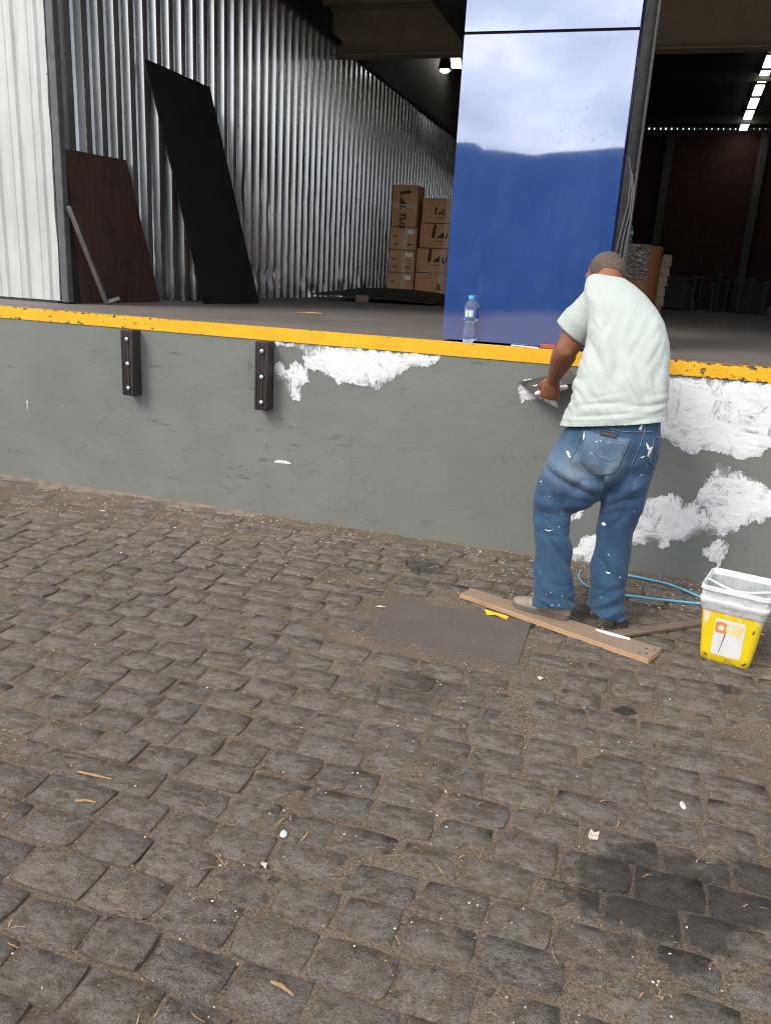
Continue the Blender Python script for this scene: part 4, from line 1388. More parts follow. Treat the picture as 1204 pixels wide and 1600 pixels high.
pk = thing('pine_plank', 'pale dusty plank with a white filler smear under the man foot', 'plank', (0, 0, 0.006))
pa, pb = Vector((-0.643, -0.735, 0)), Vector((0.246, -1.085, 0))
d_ = (pb - pa).normalized(); nrm = Vector((-d_.y, d_.x, 0)); Lp = (pb - pa).length
pk.location = (pa.x, pa.y, 0.004)
pk.rotation_euler = (0, 0, math.atan2(d_.y, d_.x))
m = MB()
rings = []
for i in range(25):
    u = i / 24
    w = 0.052 + 0.022 * u
    x = Lp * u
    k = 0.004 * noise.noise(Vector((x * 8, 0, 0)))
    c = 0.0025
    rings.append([(x, -w + k + c, 0), (x, -w + k, c), (x, -w + k, 0.024 - c), (x, -w + k + c, 0.024), (x, w + k - c, 0.0245), (x, w + k, 0.024 - c), (x, w + k, c), (x, w + k - c, 0)])
m.loft(rings)
part('board', m, M['plank'], pk, smooth=30)
m = MB()
vs = []
for i in range(11):
    u = i / 10
    x = Lp * (0.70 + 0.16 * u)
    w = 0.004 + 0.011 * math.sin(u * math.pi) ** 0.6 + 0.005 * noise.noise(Vector((u * 9, 1, 1)))
    y = 0.047 + 0.018 * u - 0.006
    vs.append([(x, y - w, 0.0235), (x, y - w * .5, 0.030), (x, y + w * .5, 0.030), (x, y + w, 0.0235)])
m.loft(vs)
part('filler_smear', m, M['bucket'], pk, smooth=60)
m = MB()
for x, y in ((0.95, 0.02), (0.97, -0.025), (0.985, 0.035), (0.945, -0.04)):
    m.tube([(Lp * x, y, 0.0235), (Lp * x, y, 0.0255)], 0.005, 8)
part('nail_hole', m, M['gap'], pk)
m = MB(); bar(m, (0.03, -0.965, 0.016), (0.52, -0.565, 0.013), 0.052, 0.018, (0, 0, 1))
tag(part('batten', m, M['oldwood'], None, bevel=0.003), 'old gray batten lying between the plank and the yellow bucket', 'batten')
m = MB()
for k in range(1):
    m.add([(-0.520, -0.885, 0.012), (-0.455, -0.905, 0.014), (-0.40, -0.915, 0.010), (-0.405, -0.945, 0.008), (-0.46, -0.935, 0.016), (-0.50, -0.93, 0.008),
           (-0.520, -0.885, 0.009), (-0.455, -0.905, 0.011), (-0.40, -0.915, 0.007), (-0.405, -0.945, 0.005), (-0.46, -0.935, 0.013), (-0.50, -0.93, 0.005)],
          [(0, 1, 4, 5), (1, 2, 3, 4), (11, 10, 7, 6), (10, 9, 8, 7), (0, 6, 7, 1), (1, 7, 8, 2), (2, 8, 9, 3), (3, 9, 10, 4), (4, 10, 11, 5), (5, 11, 6, 0)])
tag(part('wrapper', m, M['yellow_foil'], None, smooth=0), 'crumpled yellow wrapper beside the plank at the iron cover', 'wrapper')

# light blue hose loop
m = MB()
hp = [(-0.128, -0.125, 0.012), (-0.135, -0.19, 0.010), (-0.115, -0.30, 0.010), (-0.04, -0.385, 0.012), (0.05, -0.405, 0.012), (0.124, -0.402, 0.012), (0.25, -0.392, 0.012), (0.36, -0.375, 0.012), (0.46, -0.358, 0.012),
      (0.54, -0.345, 0.012), (0.575, -0.32, 0.014), (0.555, -0.29, 0.014), (0.483, -0.262, 0.012), (0.40, -0.19, 0.012), (0.316, -0.135, 0.012), (0.22, -0.110, 0.012), (0.118, -0.095, 0.012), (0.0, -0.08, 0.012), (-0.06, -0.07, 0.010)]
fine = []
for i in range(len(hp) - 1):
    p0_, p1_, p2_, p3_ = [Vector(hp[max(0, min(len(hp) - 1, i + k))]) for k in (-1, 0, 1, 2)]
    for s_ in range(5):
        t = s_ / 5
        fine.append(0.5 * ((2 * p1_) + (-p0_ + p2_) * t + (2 * p0_ - 5 * p1_ + 4 * p2_ - p3_) * t * t + (-p0_ + 3 * p1_ - 3 * p2_ + p3_) * t ** 3))
fine.append(Vector(hp[-1]))
m.tube(fine, [0.0035 if i < 16 else 0.0072 for i in range(len(fine))], 8)
tag(part('hose', m, M['hose'], None, smooth=60), 'light blue hose looped on the ground behind the yellow bucket', 'hose')

# bucket
bk = thing('filler_bucket', 'square yellow filler bucket with splashed white rim and worn label', 'bucket', (0.548, -0.915, 0.0), R(-14))
def rsq(h, r_, z, n=6, ox=0.0, oy=0.0):
    out = []
    for qx, qy, a0_ in ((1, 1, 0), (-1, 1, 90), (-1, -1, 180), (1, -1, 270)):
        for k in range(n + 1):
            a = R(a0_ + 90 * k / n)
            out.append((ox + qx * (h - r_) + r_ * math.cos(a), oy + qy * (h - r_) + r_ * math.sin(a), z))
    return out
wall_h = lambda z: 0.098 + 0.030 * z / 0.33
m = MB()
m.loft([rsq(0.092, 0.022, 0.0), rsq(0.098, 0.022, 0.006)] + [rsq(wall_h(z), 0.024, z) for z in (0.05, 0.12, 0.19, 0.235)], cap0=True, cap1=False)
part('body', m, M['bucket_y'], bk, smooth=50)
m = MB()
m.loft([rsq(wall_h(0.232) + 0.002, 0.024, 0.232), rsq(0.126, 0.026, 0.238), rsq(0.1285, 0.026, 0.262), rsq(0.134, 0.028, 0.268), rsq(0.135, 0.028, 0.282), rsq(0.1295, 0.027, 0.288),
        rsq(0.131, 0.027, 0.318), rsq(0.137, 0.028, 0.324), rsq(0.136, 0.028, 0.338), rsq(0.131, 0.027, 0.342), rsq(0.127, 0.025, 0.338), rsq(0.124, 0.024, 0.30)], cap0=False, cap1=False)
part('rim', m, M['bucket'], bk, smooth=45)
m = MB()
m.loft([rsq(0.1245, 0.024, 0.315)] + [rsq(wall_h(z) - 0.004, 0.022, z) for z in (0.25, 0.18, 0.10)] + [rsq(0.06, 0.02, 0.085)], cap0=False, cap1=True)
part('inner_wall', m, M['bucket_in'], bk, smooth=50)
# front label and print, on the camera side wall (local -y), tilted with the wall
tilt = math.atan(0.030 / 0.33)
def onbucket(poly, off_, mat, name):
    m = MB()
    f = lambda x, z, o: (x, -(wall_h(z) + o), z)
    n = len(poly)
    vs = [f(x, z, off_) for x, z in poly] + [f(x, z, off_ - 0.0006) for x, z in poly]
    m.add(vs, [tuple(range(n)), tuple(range(2 * n - 1, n - 1, -1))] + [(i, i + n, (i + 1) % n + n, (i + 1) % n) for i in range(n)])
    return part(name, m, mat, bk, smooth=0)
def rrect(x0, z0, x1, z1, r_):
    out = []
    for cx_, cz_, a0_ in ((x1 - r_, z1 - r_, 0), (x0 + r_, z1 - r_, 90), (x0 + r_, z0 + r_, 180), (x1 - r_, z0 + r_, 270)):
        for k in range(5):
            a = R(a0_ + 22.5 * k)
            out.append((cx_ + r_ * math.cos(a), cz_ + r_ * math.sin(a)))
    return out
onbucket(rrect(-0.058, 0.038, 0.060, 0.205, 0.012), 0.0009, M['paper'], 'label')
def ring_poly(name, x0, z0, x1, z1, cx_, cz_, rr, mat):
    m = MB()
    outer = rrect(x0, z0, x1, z1, 0.009)
    n = len(outer)
    inner = [(cx_ + rr * math.cos(R(18 * k)), cz_ + rr * math.sin(R(18 * k))) for k in range(n)]
    vs = [(x, -(wall_h(z) + 0.0016), z) for x, z in outer + inner]
    m.add(vs, [(i, (i + 1) % n, n + (i + 1) % n, n + i) for i in range(n)])
    part(name, m, mat, bk, smooth=0)
ring_poly('printed_letter', -0.054, 0.142, -0.012, 0.192, -0.032, 0.166, 0.0125, M['orange'])
for poly in ([(-0.008, 0.188), (0.006, 0.190), (0.006, 0.182), (-0.001, 0.179), (-0.001, 0.156), (0.007, 0.153), (0.007, 0.145), (-0.004, 0.146), (-0.009, 0.155)],
             [(0.011, 0.146), (0.018, 0.146), (0.018, 0.190), (0.011, 0.190)], [(0.021, 0.146), (0.026, 0.146), (0.026, 0.190), (0.021, 0.190)],
             [(0.029, 0.140), (0.042, 0.140), (0.054, 0.190), (0.043, 0.190), (0.038, 0.168), (0.036, 0.190), (0.030, 0.190)]):
    onbucket(poly, 0.0016, M['yprint'], 'printed_letter')
onbucket([(-0.013, 0.15), (-0.010, 0.15), (-0.012, 0.128), (-0.018, 0.098), (-0.026, 0.052), (-0.028, 0.052), (-0.020, 0.10), (-0.017, 0.125)], 0.0019, M['blueprint'], 'paint_drip')
for x, z, a in ((-0.075, 0.030, -0.4), (0.078, 0.024, 0.9), (0.092, 0.178, 1.3)):
    c, s_ = math.cos(a), math.sin(a)
    onbucket([(x + c * u - s_ * v, z + s_ * u + c * v) for u, v in ((-0.009, -0.0025), (0.009, -0.0025), (0.009, 0.0025), (-0.009, 0.0025))], 0.0012, M['inkblk'], 'printed_mark')
m = MB(); hb = []
for k in range(17):
    a = math.pi * k / 16
    hb.append((0.142 * math.cos(a), -0.10 * math.sin(a) + 0.0 + 0.03, 0.305 + 0.028 * math.sin(a) + 0.012 * math.sin(3 * a)))
m.tube(hb, 0.006, 8); part('handle', m, M['bucket'], bk, smooth=60)

# ------------------------------------------------------------------ litter
lit = MB()
rr = random.Random(3)
def bit(x, y, z, s_, flat=0.35):
    a = rr.uniform(0, 6.3)
    vs = []
    for k in range(4):
        t = a + k * math.pi / 2 + rr.uniform(-.4, .4)
        q = s_ * rr.uniform(0.6, 1.2)
        vs.append((x + q * math.cos(t), y + q * math.sin(t), z))
    vs.append((x + rr.uniform(-.2, .2) * s_, y + rr.uniform(-.2, .2) * s_, z + s_ * flat * 2))
    lit.add(vs, [(0, 1, 4), (1, 2, 4), (2, 3, 4), (3, 0, 4)], 0 if rr.random() < 0.66 else (1 if rr.random() < 0.86 else 2))
def strawbit(x, y, z, L, r_):
    a = rr.uniform(0, 6.3)
    dx, dy = math.cos(a) * L, math.sin(a) * L
    nx_, ny_ = -math.sin(a) * r_, math.cos(a) * r_
    b = rr.uniform(-.25, .25) * L
    lit.add([(x - dx + nx_, y - dy + ny_, z), (x - dx - nx_, y - dy - ny_, z), (x - ny_ * 0 + nx_ + b * -math.sin(a), y + ny_ + b * math.cos(a), z + .003), (x - nx_ + b * -math.sin(a), y - ny_ + b * math.cos(a), z + .003), (x + dx + nx_, y + dy + ny_, z), (x + dx - nx_, y + dy - ny_, z), (x, y, z + r_ * 2)],
            [(0, 1, 3, 2), (2, 3, 5, 4)], 1)
for i in range(13000):
    x, y = rr.uniform(-5.0, 1.6), -abs(rr.uniform(0, 3.6)) if rr.random() < 0.8 else -abs(rr.gauss(0, 0.35))
    nz = noise.noise(Vector((x * 1.6, y * 1.6, 8)))
    if rr.random() > 0.50 + nz + (0.35 if y > -0.55 else 0) + (0.15 if x < -1.5 else 0):
        continue
    if COVER[0] < x < COVER[1] and COVER[2] < y < COVER[3] and rr.random() < 0.8:
        continue
    bit(x, y, max(dirt_h(x, y), rr.choice([0.004, 0.0065])), rr.choice([0.0016, 0.002, 0.0026, 0.0032, 0.005]) * (0.85 if y < -1 else 1.3))
for i in range(900):
    x, y = rr.uniform(-4.5, 1.5), rr.uniform(-3.6, -0.05)
    strawbit(x, y, 0.006, rr.uniform(0.006, 0.022), rr.uniform(0.0008, 0.0015))
lo = part('litter', lit, [M['chip'], M['straw'], M['paper']], None, smooth=0)
tag(lo, 'fine scattered chips and straw over the cobbles', 'litter', kind='stuff')
def scrap(x, y, s_, label, mat='scrapm', cat='scrap', name='paper_scrap', asp=1.6, rz=None):
    m = MB()
    a = rr.uniform(0, 6.3) if rz is None else rz
    n = 7
    top, bot = [], []
    for k in range(n):
        t = 2 * math.pi * k / n
        q = 0.85 * s_ * rr.uniform(0.5, 1.25)
        px, py = q * math.cos(t) * asp, q * math.sin(t)
        top.append((px * math.cos(a) - py * math.sin(a), px * math.sin(a) + py * math.cos(a), 0.003 + rr.uniform(0, 0.004)))
    bot = [(p[0], p[1], p[2] - 0.0022) for p in top]
    c = (0, 0, 0.0055)
    m.add(top + bot + [c, (0, 0, 0.003)], [(k, (k + 1) % n, 2 * n) for k in range(n)] + [((k + 1) % n + n, k + n, 2 * n + 1) for k in range(n)] + [(k, k + n, (k + 1) % n + n, (k + 1) % n) for k in range(n)])
    return tag(part(name, m, M[mat], None, smooth=0, loc=(x, y, 0.004)), label, cat)
scrap(-0.746, -2.664, 0.012, 'small white paper scrap on the cobbles at lower centre left')
scrap(0.318, -2.106, 0.010, 'narrow white paper scrap standing on cobbles at lower right', asp=2.4, rz=1.7)
scrap(-0.189, -1.459, 0.014, 'white flake of filler in front of the iron cover corner', asp=1.8)
scrap(-0.979, -1.05, 0.010, 'white torn strip at the left edge of the iron cover', asp=3.0, rz=0.3)
scrap(-1.051, -0.463, 0.020, 'tan cardboard scrap near the wall behind the iron cover', 'oldwood', asp=1.8, rz=1.1, name='cardboard_scrap')
scrap(0.067, -2.352, 0.016, 'tan cardboard flake in a joint at lower right', 'chip', asp=2.6, rz=1.4, name='cardboard_scrap')
scrap(-0.743, -2.788, 0.009, 'small beige flake just below the white paper scrap', 'chip', name='paper_scrap')
scrap(-3.0, -0.36, 0.018, 'white flake near the foot of the wall below the lone bumper', asp=1.4)
stick((-1.435, -2.633, 0.010), (-1.32, -2.627, 0.010), 0.004, 'long thin curved twig on the cobbles at left', cat='twig', name='twig')
stick((-1.353, -2.751, 0.009), (-1.295, -2.735, 0.010), 0.004, 'short straight twig below the long one at left', cat='twig', name='twig')
stick((-0.573, -3.11, 0.010), (-0.512, -3.125, 0.010), 0.0045, 'short orange twig on the nearest cobbles', cat='twig', name='twig')

# ================================================================== THE MAN
DG = bpy.context.evaluated_depsgraph_get
def remesh(mb, voxel, smooth_it=4, name='body'):
    me = bpy.data.meshes.new(name)
    me.from_pydata([tuple(p) for p in mb.v], [], mb.f)
    bm = bmesh.new(); bm.from_mesh(me); bmesh.ops.recalc_face_normals(bm, faces=bm.faces); bm.to_mesh(me); bm.free()
    ob = bpy.data.objects.new(name, me)
    COL.objects.link(ob)
    r_ = ob.modifiers.new('r', 'REMESH'); r_.mode = 'VOXEL'; r_.voxel_size = voxel
    if smooth_it:
        s_ = ob.modifiers.new('s', 'SMOOTH'); s_.factor = 0.5; s_.iterations = smooth_it
    bpy.context.view_layer.update()
    out = bpy.data.meshes.new_from_object(ob.evaluated_get(DG()))
    bpy.data.objects.remove(ob)
    return out
def solidify(me, th):
    ob = bpy.data.objects.new('tmp', me)
    COL.objects.link(ob)
    s_ = ob.modifiers.new('s', 'SOLIDIFY'); s_.thickness = th; s_.offset = -1
    bpy.context.view_layer.update()
    out = bpy.data.meshes.new_from_object(ob.evaluated_get(DG()))
    bpy.data.objects.remove(ob)
    return out
def ering(cx_, cy_, z, hw, hd, n=28, ex=2.35, tilt=0.0):
    out = []
    for k in range(n):
        t = 2 * math.pi * k / n
        c, s_ = math.cos(t), math.sin(t)
        x = hw * math.copysign(abs(c) ** (2 / ex), c); y = hd * math.copysign(abs(s_) ** (2 / ex), s_)
        out.append(Vector((cx_ + x, cy_ + y, z + tilt * x)))
    return out
def displace(me, fn):
    me.update()
    ns = [v.normal.copy() for v in me.vertices]
    for v, n in zip(me.vertices, ns):
        v.co = v.co + n * fn(v.co, n)
    me.update()

# --- skin: one continuous body
body = MB()
HC = Vector((-0.187, -0.315, 1.555))
hd_rot = Euler((R(-48), 0, R(14))).to_matrix()     # bowed forward, turned to the left
def hp_(x, y, z): return HC + hd_rot @ Vector((x, y, z))
body.ellipsoid(HC, (0.086, 0.101, 0.107), hd_rot, 24, 18)
body.ellipsoid(hp_(0, 0.035, -0.075), (0.058, 0.062, 0.062), hd_rot)         # jaw
body.ellipsoid(hp_(0, -0.03, -0.06), (0.060, 0.055, 0.07), hd_rot)
body.tube([hp_(0, 0.095, 0.005), hp_(0, 0.110, -0.022), hp_(0, 0.118, -0.040)], [0.009, 0.012, 0.016], 10, round_end=True)   # nose
body.ellipsoid(hp_(0, 0.088, 0.022), (0.052, 0.016, 0.012), hd_rot)
body.ellipsoid(hp_(0, 0.097, -0.072), (0.024, 0.010, 0.006), hd_rot); body.ellipsoid(hp_(0, 0.095, -0.083), (0.021, 0.010, 0.006), hd_rot)
for sx in (-1, 1):
    body.ellipsoid(hp_(sx * 0.085, 0.012, -0.016), (0.007, 0.016, 0.026), Euler((R(-48), 0, R(14) + sx * -0.35)).to_matrix())
    body.ellipsoid(hp_(sx * 0.031, 0.089, -0.002), (0.014, 0.010, 0.008), hd_rot)
body.tube([(-0.165, -0.455, 1.45), (-0.175, -0.41, 1.50), hp_(0, -0.035, -0.05)], [0.068, 0.062, 0.060], 18)
# torso and hips inside the clothes
body.loft([ering(-0.05, -0.70, 0.74, 0.15, 0.095), ering(-0.05, -0.70, 0.90, 0.165, 0.10), ering(-0.052, -0.66, 1.08, 0.150, 0.09), ering(-0.055, -0.58, 1.25, 0.150, 0.092),
           ering(-0.10, -0.50, 1.38, 0.150, 0.085), ering(-0.15, -0.455, 1.46, 0.10, 0.06)])
LS, LE, LW = Vector((-0.262, -0.445, 1.405)), Vector((-0.318, -0.468, 1.205)), Vector((-0.388, -0.185, 1.035))
def limb(pts, rad, ell=1.0, n=16):
    body.tube(pts, rad, n, ell=ell, round_end=True)
LS = Vector((-0.235, -0.455, 1.39))
limb([LS, LS.lerp(LE, .35), LS.lerp(LE, .7), LE], [0.066, 0.066, 0.062, 0.053])
limb([LE, LE.lerp(LW, .18), LE.lerp(LW, .45), LE.lerp(LW, .78), LW], [0.053, 0.059, 0.052, 0.039, 0.034])
body.ellipsoid(LE + Vector((0.012, -0.022, -0.004)), (0.030, 0.032, 0.034))
RS, RE, RW = Vector((0.02, -0.45, 1.33)), Vector((0.108, -0.490, 1.105)), Vector((0.02, -0.215, 1.03))
limb([RS, RS.lerp(RE, .5), RE], [0.058, 0.052, 0.043])
limb([RE, RE.lerp(RW, .3), RE.lerp(RW, .8), RW], [0.043, 0.046, 0.033, 0.029])
limb([(-0.14, -0.71, 0.80), (-0.275, -0.735, 0.52)], [0.085, 0.06]); limb([(-0.275, -0.735, 0.52), (-0.20, -0.845, 0.10)], [0.058, 0.042])
limb([(0.035, -0.71, 0.80), (0.025, -0.70, 0.53)], [0.085, 0.06]); limb([(0.025, -0.70, 0.53), (0.022, -0.785, 0.09)], [0.058, 0.042])
HS = 1.22
def fist(wrist, d, nrm, side, grip=1.0):
    """closed hand: d = wrist to knuckles, nrm = the way the fingers curl, side = towards the thumb"""
    d, nrm = d.normalized(), nrm.normalized()
    side = side.normalized()
    rings = []
    for t, hw, th in ((0.0, 0.026, 0.021), (0.025, 0.032, 0.020), (0.055, 0.040, 0.019), (0.085, 0.043, 0.017), (0.100, 0.040, 0.013)):
        c = wrist + d * t * HS
        hw, th = hw * HS, th * HS
        rings.append([c + side * (hw * math.cos(2 * math.pi * k / 16)) - nrm * (th * math.sin(2 * math.pi * k / 16)) for k in range(16)])
    body.loft(rings)
    for i, (s_, l0) in enumerate(((0.031, 0.043), (0.0105, 0.047), (-0.0105, 0.044), (-0.031, 0.036))):
        p = wrist + (d * (0.092 - 0.004 * abs(i - 1)) + side * s_ + nrm * 0.002) * HS
        ang = R(60)
        pts_ = [p]
        for k, (ll, da) in enumerate(((l0, 0), (l0 * 0.72, R(80)), (l0 * 0.55, R(62)))):
            ang += da * grip
            pts_.append(pts_[-1] + (d * math.cos(ang) + nrm * math.sin(ang)) * ll * HS)
        body.tube(pts_, [0.0118, 0.0110, 0.0100, 0.0088], 10, round_end=True)
        body.ellipsoid(p - nrm * 0.003, (0.0125, 0.0125, 0.0125), None, 10, 8)
    b = wrist + (d * 0.030 + side * 0.028 + nrm * 0.010) * HS
    body.tube([b, b + (d * 0.034 + side * 0.018 + nrm * 0.012) * HS, b + (d * 0.066 + side * 0.012 + nrm * 0.026) * HS, b + (d * 0.086 - side * 0.010 + nrm * 0.040) * HS], [0.018, 0.0155, 0.0135, 0.011], 10, round_end=True)
LD = Vector((-0.14, 0.42, -0.90))
LD.normalize()
LN = Vector((0.05, 0.90, 0.42)); LN = (LN - LD * LN.dot(LD)).normalized()
LSD = Vector((-1, 0, -0.12)); LSD = (LSD - LD * LSD.dot(LD) - LN * LSD.dot(LN)).normalized()
fist(LW, LD, LN, LSD)
RD = Vector((-0.55, 0.80, -0.2)).normalized(); RN = Vector((0.2, 0.3, 0.9)); RN = (RN - RD * RN.dot(RD)).normalized()
fist(RW, RD, RN, RD.cross(RN).normalized())
bme = remesh(body, 0.0042, 3, 'person')
displace(bme, lambda p, n: 0.0012 * fbm(p, 30, 3) + (-0.0016 * max(0, math.sin((p - HC).dot(hd_rot @ Vector((0, 0.55, 0.83))) * 420)) if (hd_rot.inverted() @ (p - HC)).y < -0.05 and abs((hd_rot.inverted() @ (p - HC)).z + 0.055) < 0.02 and p.z > 1.45 else 0))
bme.materials.clear(); bme.materials.append(M['skin'])
bme.polygons.foreach_set('use_smooth', [True] * len(bme.polygons))
man = tag(link('person', bme), 'man in pale mint shirt and paint flecked jeans filling the wall with a trowel', 'person')

# --- stubble hair: a thin cap over the skull
hm = MB()
inv = hd_rot.inverted()
keep = []
for p in bme.polygons:
    q = inv @ (Vector(p.center) - HC)
    if p.center[2] > 1.42 and q.length > 0.06:
        hl = q.z - (-0.055 if q.y < -0.03 else (0.055 if q.y > 0.06 else -0.055 + (q.y + 0.03) * 1.2))
        if abs(q.x) > 0.074 and -0.05 < q.z < 0.03 and -0.03 < q.y < 0.03:
            continue
        if hl + 0.006 * noise.noise(Vector(p.center) * 60) > 0:
            keep.append(p)
ids = {}
vs, fs = [], []
for p in keep:
    f = []
    for vi in p.vertices:
        if vi not in ids:
            ids[vi] = len(vs)
            v = bme.vertices[vi]
            vs.append(v.co + v.normal * 0.0022)
        f.append(ids[vi])
    fs.append(tuple(f))
hm.add(vs, fs)
hme = hm.mesh('hair', M['hair'], smooth=180)
hme = solidify(hme, 0.0015)
link('hair', hme, man)
for sx in (-1, 1):
    m = MB(); m.ellipsoid(hp_(sx * 0.030, 0.0935, 0.0), (0.0115, 0.006, 0.0065), hd_rot, 12, 8); part('eye', m, M['paper'], man, smooth=60)
    m = MB(); m.ellipsoid(hp_(sx * 0.030, 0.0985, -0.001), (0.005, 0.0028, 0.005), hd_rot, 10, 6); part('iris', m, M['gap'], man, smooth=60)
    m = MB(); m.ellipsoid(hp_(sx * 0.032, 0.097, 0.023), (0.020, 0.006, 0.0045), hd_rot, 12, 6); part('eyebrow', m, M['hair'], man, smooth=60)

# --- shirt
sh = MB()
SR = [(0.80, -0.300, 0.175, -0.700, 0.150), (0.86, -0.291, 0.172, -0.700, 0.150), (0.92, -0.278, 0.168, -0.697, 0.147), (1.00, -0.262, 0.160, -0.685, 0.138), (1.10, -0.248, 0.152, -0.655, 0.130),
      (1.20, -0.232, 0.147, -0.612, 0.128), (1.28, -0.222, 0.130, -0.575, 0.128), (1.36, -0.240, 0.100, -0.530, 0.122), (1.43, -0.262, 0.060, -0.492, 0.110), (1.485, -0.272, 0.006, -0.460, 0.094),
      (1.525, -0.266, -0.052, -0.436, 0.074), (1.550, -0.240, -0.105, -0.42, 0.045)]
sh.loft([ering((a + b) / 2, y, z, (b - a) / 2, d, 40, 2.5, tilt=(-0.10 if z > 1.4 else 0.0)) for z, a, b, y, d in SR])
sh.tube([(-0.165, -0.470, 1.452), (-0.215, -0.466, 1.405), (-0.250, -0.462, 1.358)], [0.084, 0.087, 0.087], 24, round_end=True)
sme = remesh(sh, 0.0065, 12, 'shirt')
bm = bmesh.new(); bm.from_mesh(sme)
hn = HEM_N
bmesh.ops.bisect_plane(bm, geom=list(bm.verts) + list(bm.edges) + list(bm.faces), plane_co=HEM_C, plane_no=hn, clear_outer=True)
bm.to_mesh(sme); bm.free()
def fold(p, ax, wl_n, sharp=2.0, ph=0.0, warp=0.02, seed=0):
    q = Vector(p)
    w = noise.noise(Vector((q.x * 4 + seed, q.y * 4, q.z * 4))) * warp
    s_ = math.sin((q.dot(ax) + w) * 2 * math.pi / wl_n + ph)
    return max(0.0, s_) ** sharp - 0.3
def crease(p, ax, f, st=0.25, seed=0.0):
    a = ax.normalized()
    q = Vector(p)
    k = q.dot(a)
    r_ = q - a * k
    n1 = noise.noise(a * (k * f) + r_ * (f * st) + Vector((seed, seed * 1.7, seed * 0.6)))
    return abs(n1) * 2.0 - 0.45
def bell(v, c, w): return math.exp(-((v - c) / w) ** 2)
def shirt_d(p, n):
    d = 0.004 * fbm(p, 5, 3)
    back = max(0.0, -n.y)
    # long soft folds fanning from the right shoulder blade to the left waist
    d += 0.0170 * back * crease(p, Vector((0.86, 0, 0.42)), 13, 0.22, 3.0) * bell(p.z, 1.17, 0.20)
    d += 0.0095 * back * crease(p, Vector((0.95, 0, -0.25)), 20, 0.20, 8.0) * bell(p.z, 1.27, 0.14)
    d += 0.0065 * crease(p, Vector((0.8, 0, 0.6)), 30, 0.25, 12.0) * bell(p.z, 1.08, 0.14)
    # bunching above the hem
    d += 0.0140 * crease(p, Vector((-0.25, 0, 1)), 22, 0.16, 5.0) * bell(p.z, 1.00, 0.065)
    d += 0.006 * fold(p, Vector((-0.28, 0, 1)), 0.075, 1.6, 0.6, 0.05, 3) * bell(p.z, 1.01, 0.04)
    d += 0.0065 * crease(p, Vector((1, 0, 0.15)), 14, 0.2, 2.0) * bell(p.z, 0.90, 0.06)
    # pull at the armpit and the shoulder seam
    d += 0.009 * crease(p, Vector((0.70, 0.1, 0.70)), 24, 0.2, 7.0) * bell(p.x, -0.235, 0.07) * bell(p.z, 1.33, 0.11)
    sx = p.x + 0.178 - 0.35 * (1.44 - p.z)
    d -= 0.0055 * bell(sx, 0.0, 0.0075) * (1.0 if 1.33 < p.z < 1.52 else 0.0) * back
    return d
displace(sme, shirt_d)
# sleeves: open tubes rooted inside the shoulders
def sleeve(p0_, p1_, r0, r1, axis_up=(0, 0, 1), seed=0.0):
    n, k = 30, 18
    p0_, p1_ = Vector(p0_), Vector(p1_)
    t = (p1_ - p0_).normalized(); a = t.cross(Vector((0, 1, 0))).normalized(); b = a.cross(t)
    m = MB(); rings = []
    for j in range(k + 1):
        u = j / k
        c = p0_.lerp(p1_, u)
        r_ = r0 + (r1 - r0) * u + 0.004 * math.sin(u * math.pi)
        ring = []
        for i in range(n):
            th = 2 * math.pi * i / n
            q = c + a * (r_ * math.cos(th)) + b * (r_ * 0.98 * math.sin(th))
            w = 0.005 * noise.noise(Vector((q.x * 16 + seed, q.y * 16, q.z * 10))) + 0.004 * fold(q, t, 0.06, 2, seed, 0.03, seed) * (1 - u)
            ring.append(q + (q - c).normalized() * w)
        rings.append(ring)
    m.loft(rings, True, False)
    return m
slv = sleeve((-0.226, -0.466, 1.392), (-0.304, -0.455, 1.285), 0.084, 0.092, seed=2.0)
slr = sleeve((0.000, -0.47, 1.335), (0.092, -0.485, 1.150), 0.060, 0.062, seed=7.0)
jm = MB()
jm.add([v.co.copy() for v in sme.vertices], [tuple(p.vertices) for p in sme.polygons])
jm.add(slv.v, slv.f); jm.add(slr.v, slr.f)
sm2 = jm.mesh('shirt', M['shirt'], smooth=180)
sm2 = solidify(sm2, 0.004)
shirt = link('shirt', sm2, man)
# hem seam line
m = MB()
col_r = []
for k in range(26):
    a = R(200 + 140 * k / 25)
# --- jeans
je = MB()
je.loft([ering(-0.045, -0.70, 1.00, 0.185, 0.120, 32), ering(-0.048, -0.705, 0.92, 0.203, 0.130, 32), ering(-0.060, -0.710, 0.84, 0.216, 0.138, 32), ering(-0.082, -0.712, 0.76, 0.218, 0.132, 32, 2.6), ering(-0.095, -0.712, 0.685, 0.19, 0.105, 32, 2.6), ering(-0.09, -0.712, 0.64, 0.10, 0.07, 32)])
je.tube([(-0.165, -0.712, 0.82), (-0.220, -0.715, 0.70), (-0.262, -0.722, 0.60), (-0.278, -0.728, 0.52), (-0.268, -0.758, 0.42), (-0.246, -0.795, 0.30), (-0.224, -0.828, 0.18), (-0.212, -0.845, 0.09), (-0.205, -0.85, -0.03)],
        [0.115, 0.112, 0.101, 0.089, 0.084, 0.083, 0.086, 0.092, 0.094], 24)
je.tube([(-0.045, -0.712, 0.715), (-0.110, -0.714, 0.655), (-0.190, -0.718, 0.585), (-0.255, -0.725, 0.53)], [0.085, 0.095, 0.090, 0.078], 24)
je.tube([(0.045, -0.71, 0.82), (0.035, -0.706, 0.70), (0.030, -0.70, 0.60), (0.026, -0.70, 0.52), (0.016, -0.715, 0.42), (0.012, -0.742, 0.30), (0.016, -0.768, 0.18), (0.022, -0.783, 0.10), (0.022, -0.79, -0.03)],
        [0.112, 0.108, 0.098, 0.090, 0.083, 0.079, 0.080, 0.083, 0.084], 24)
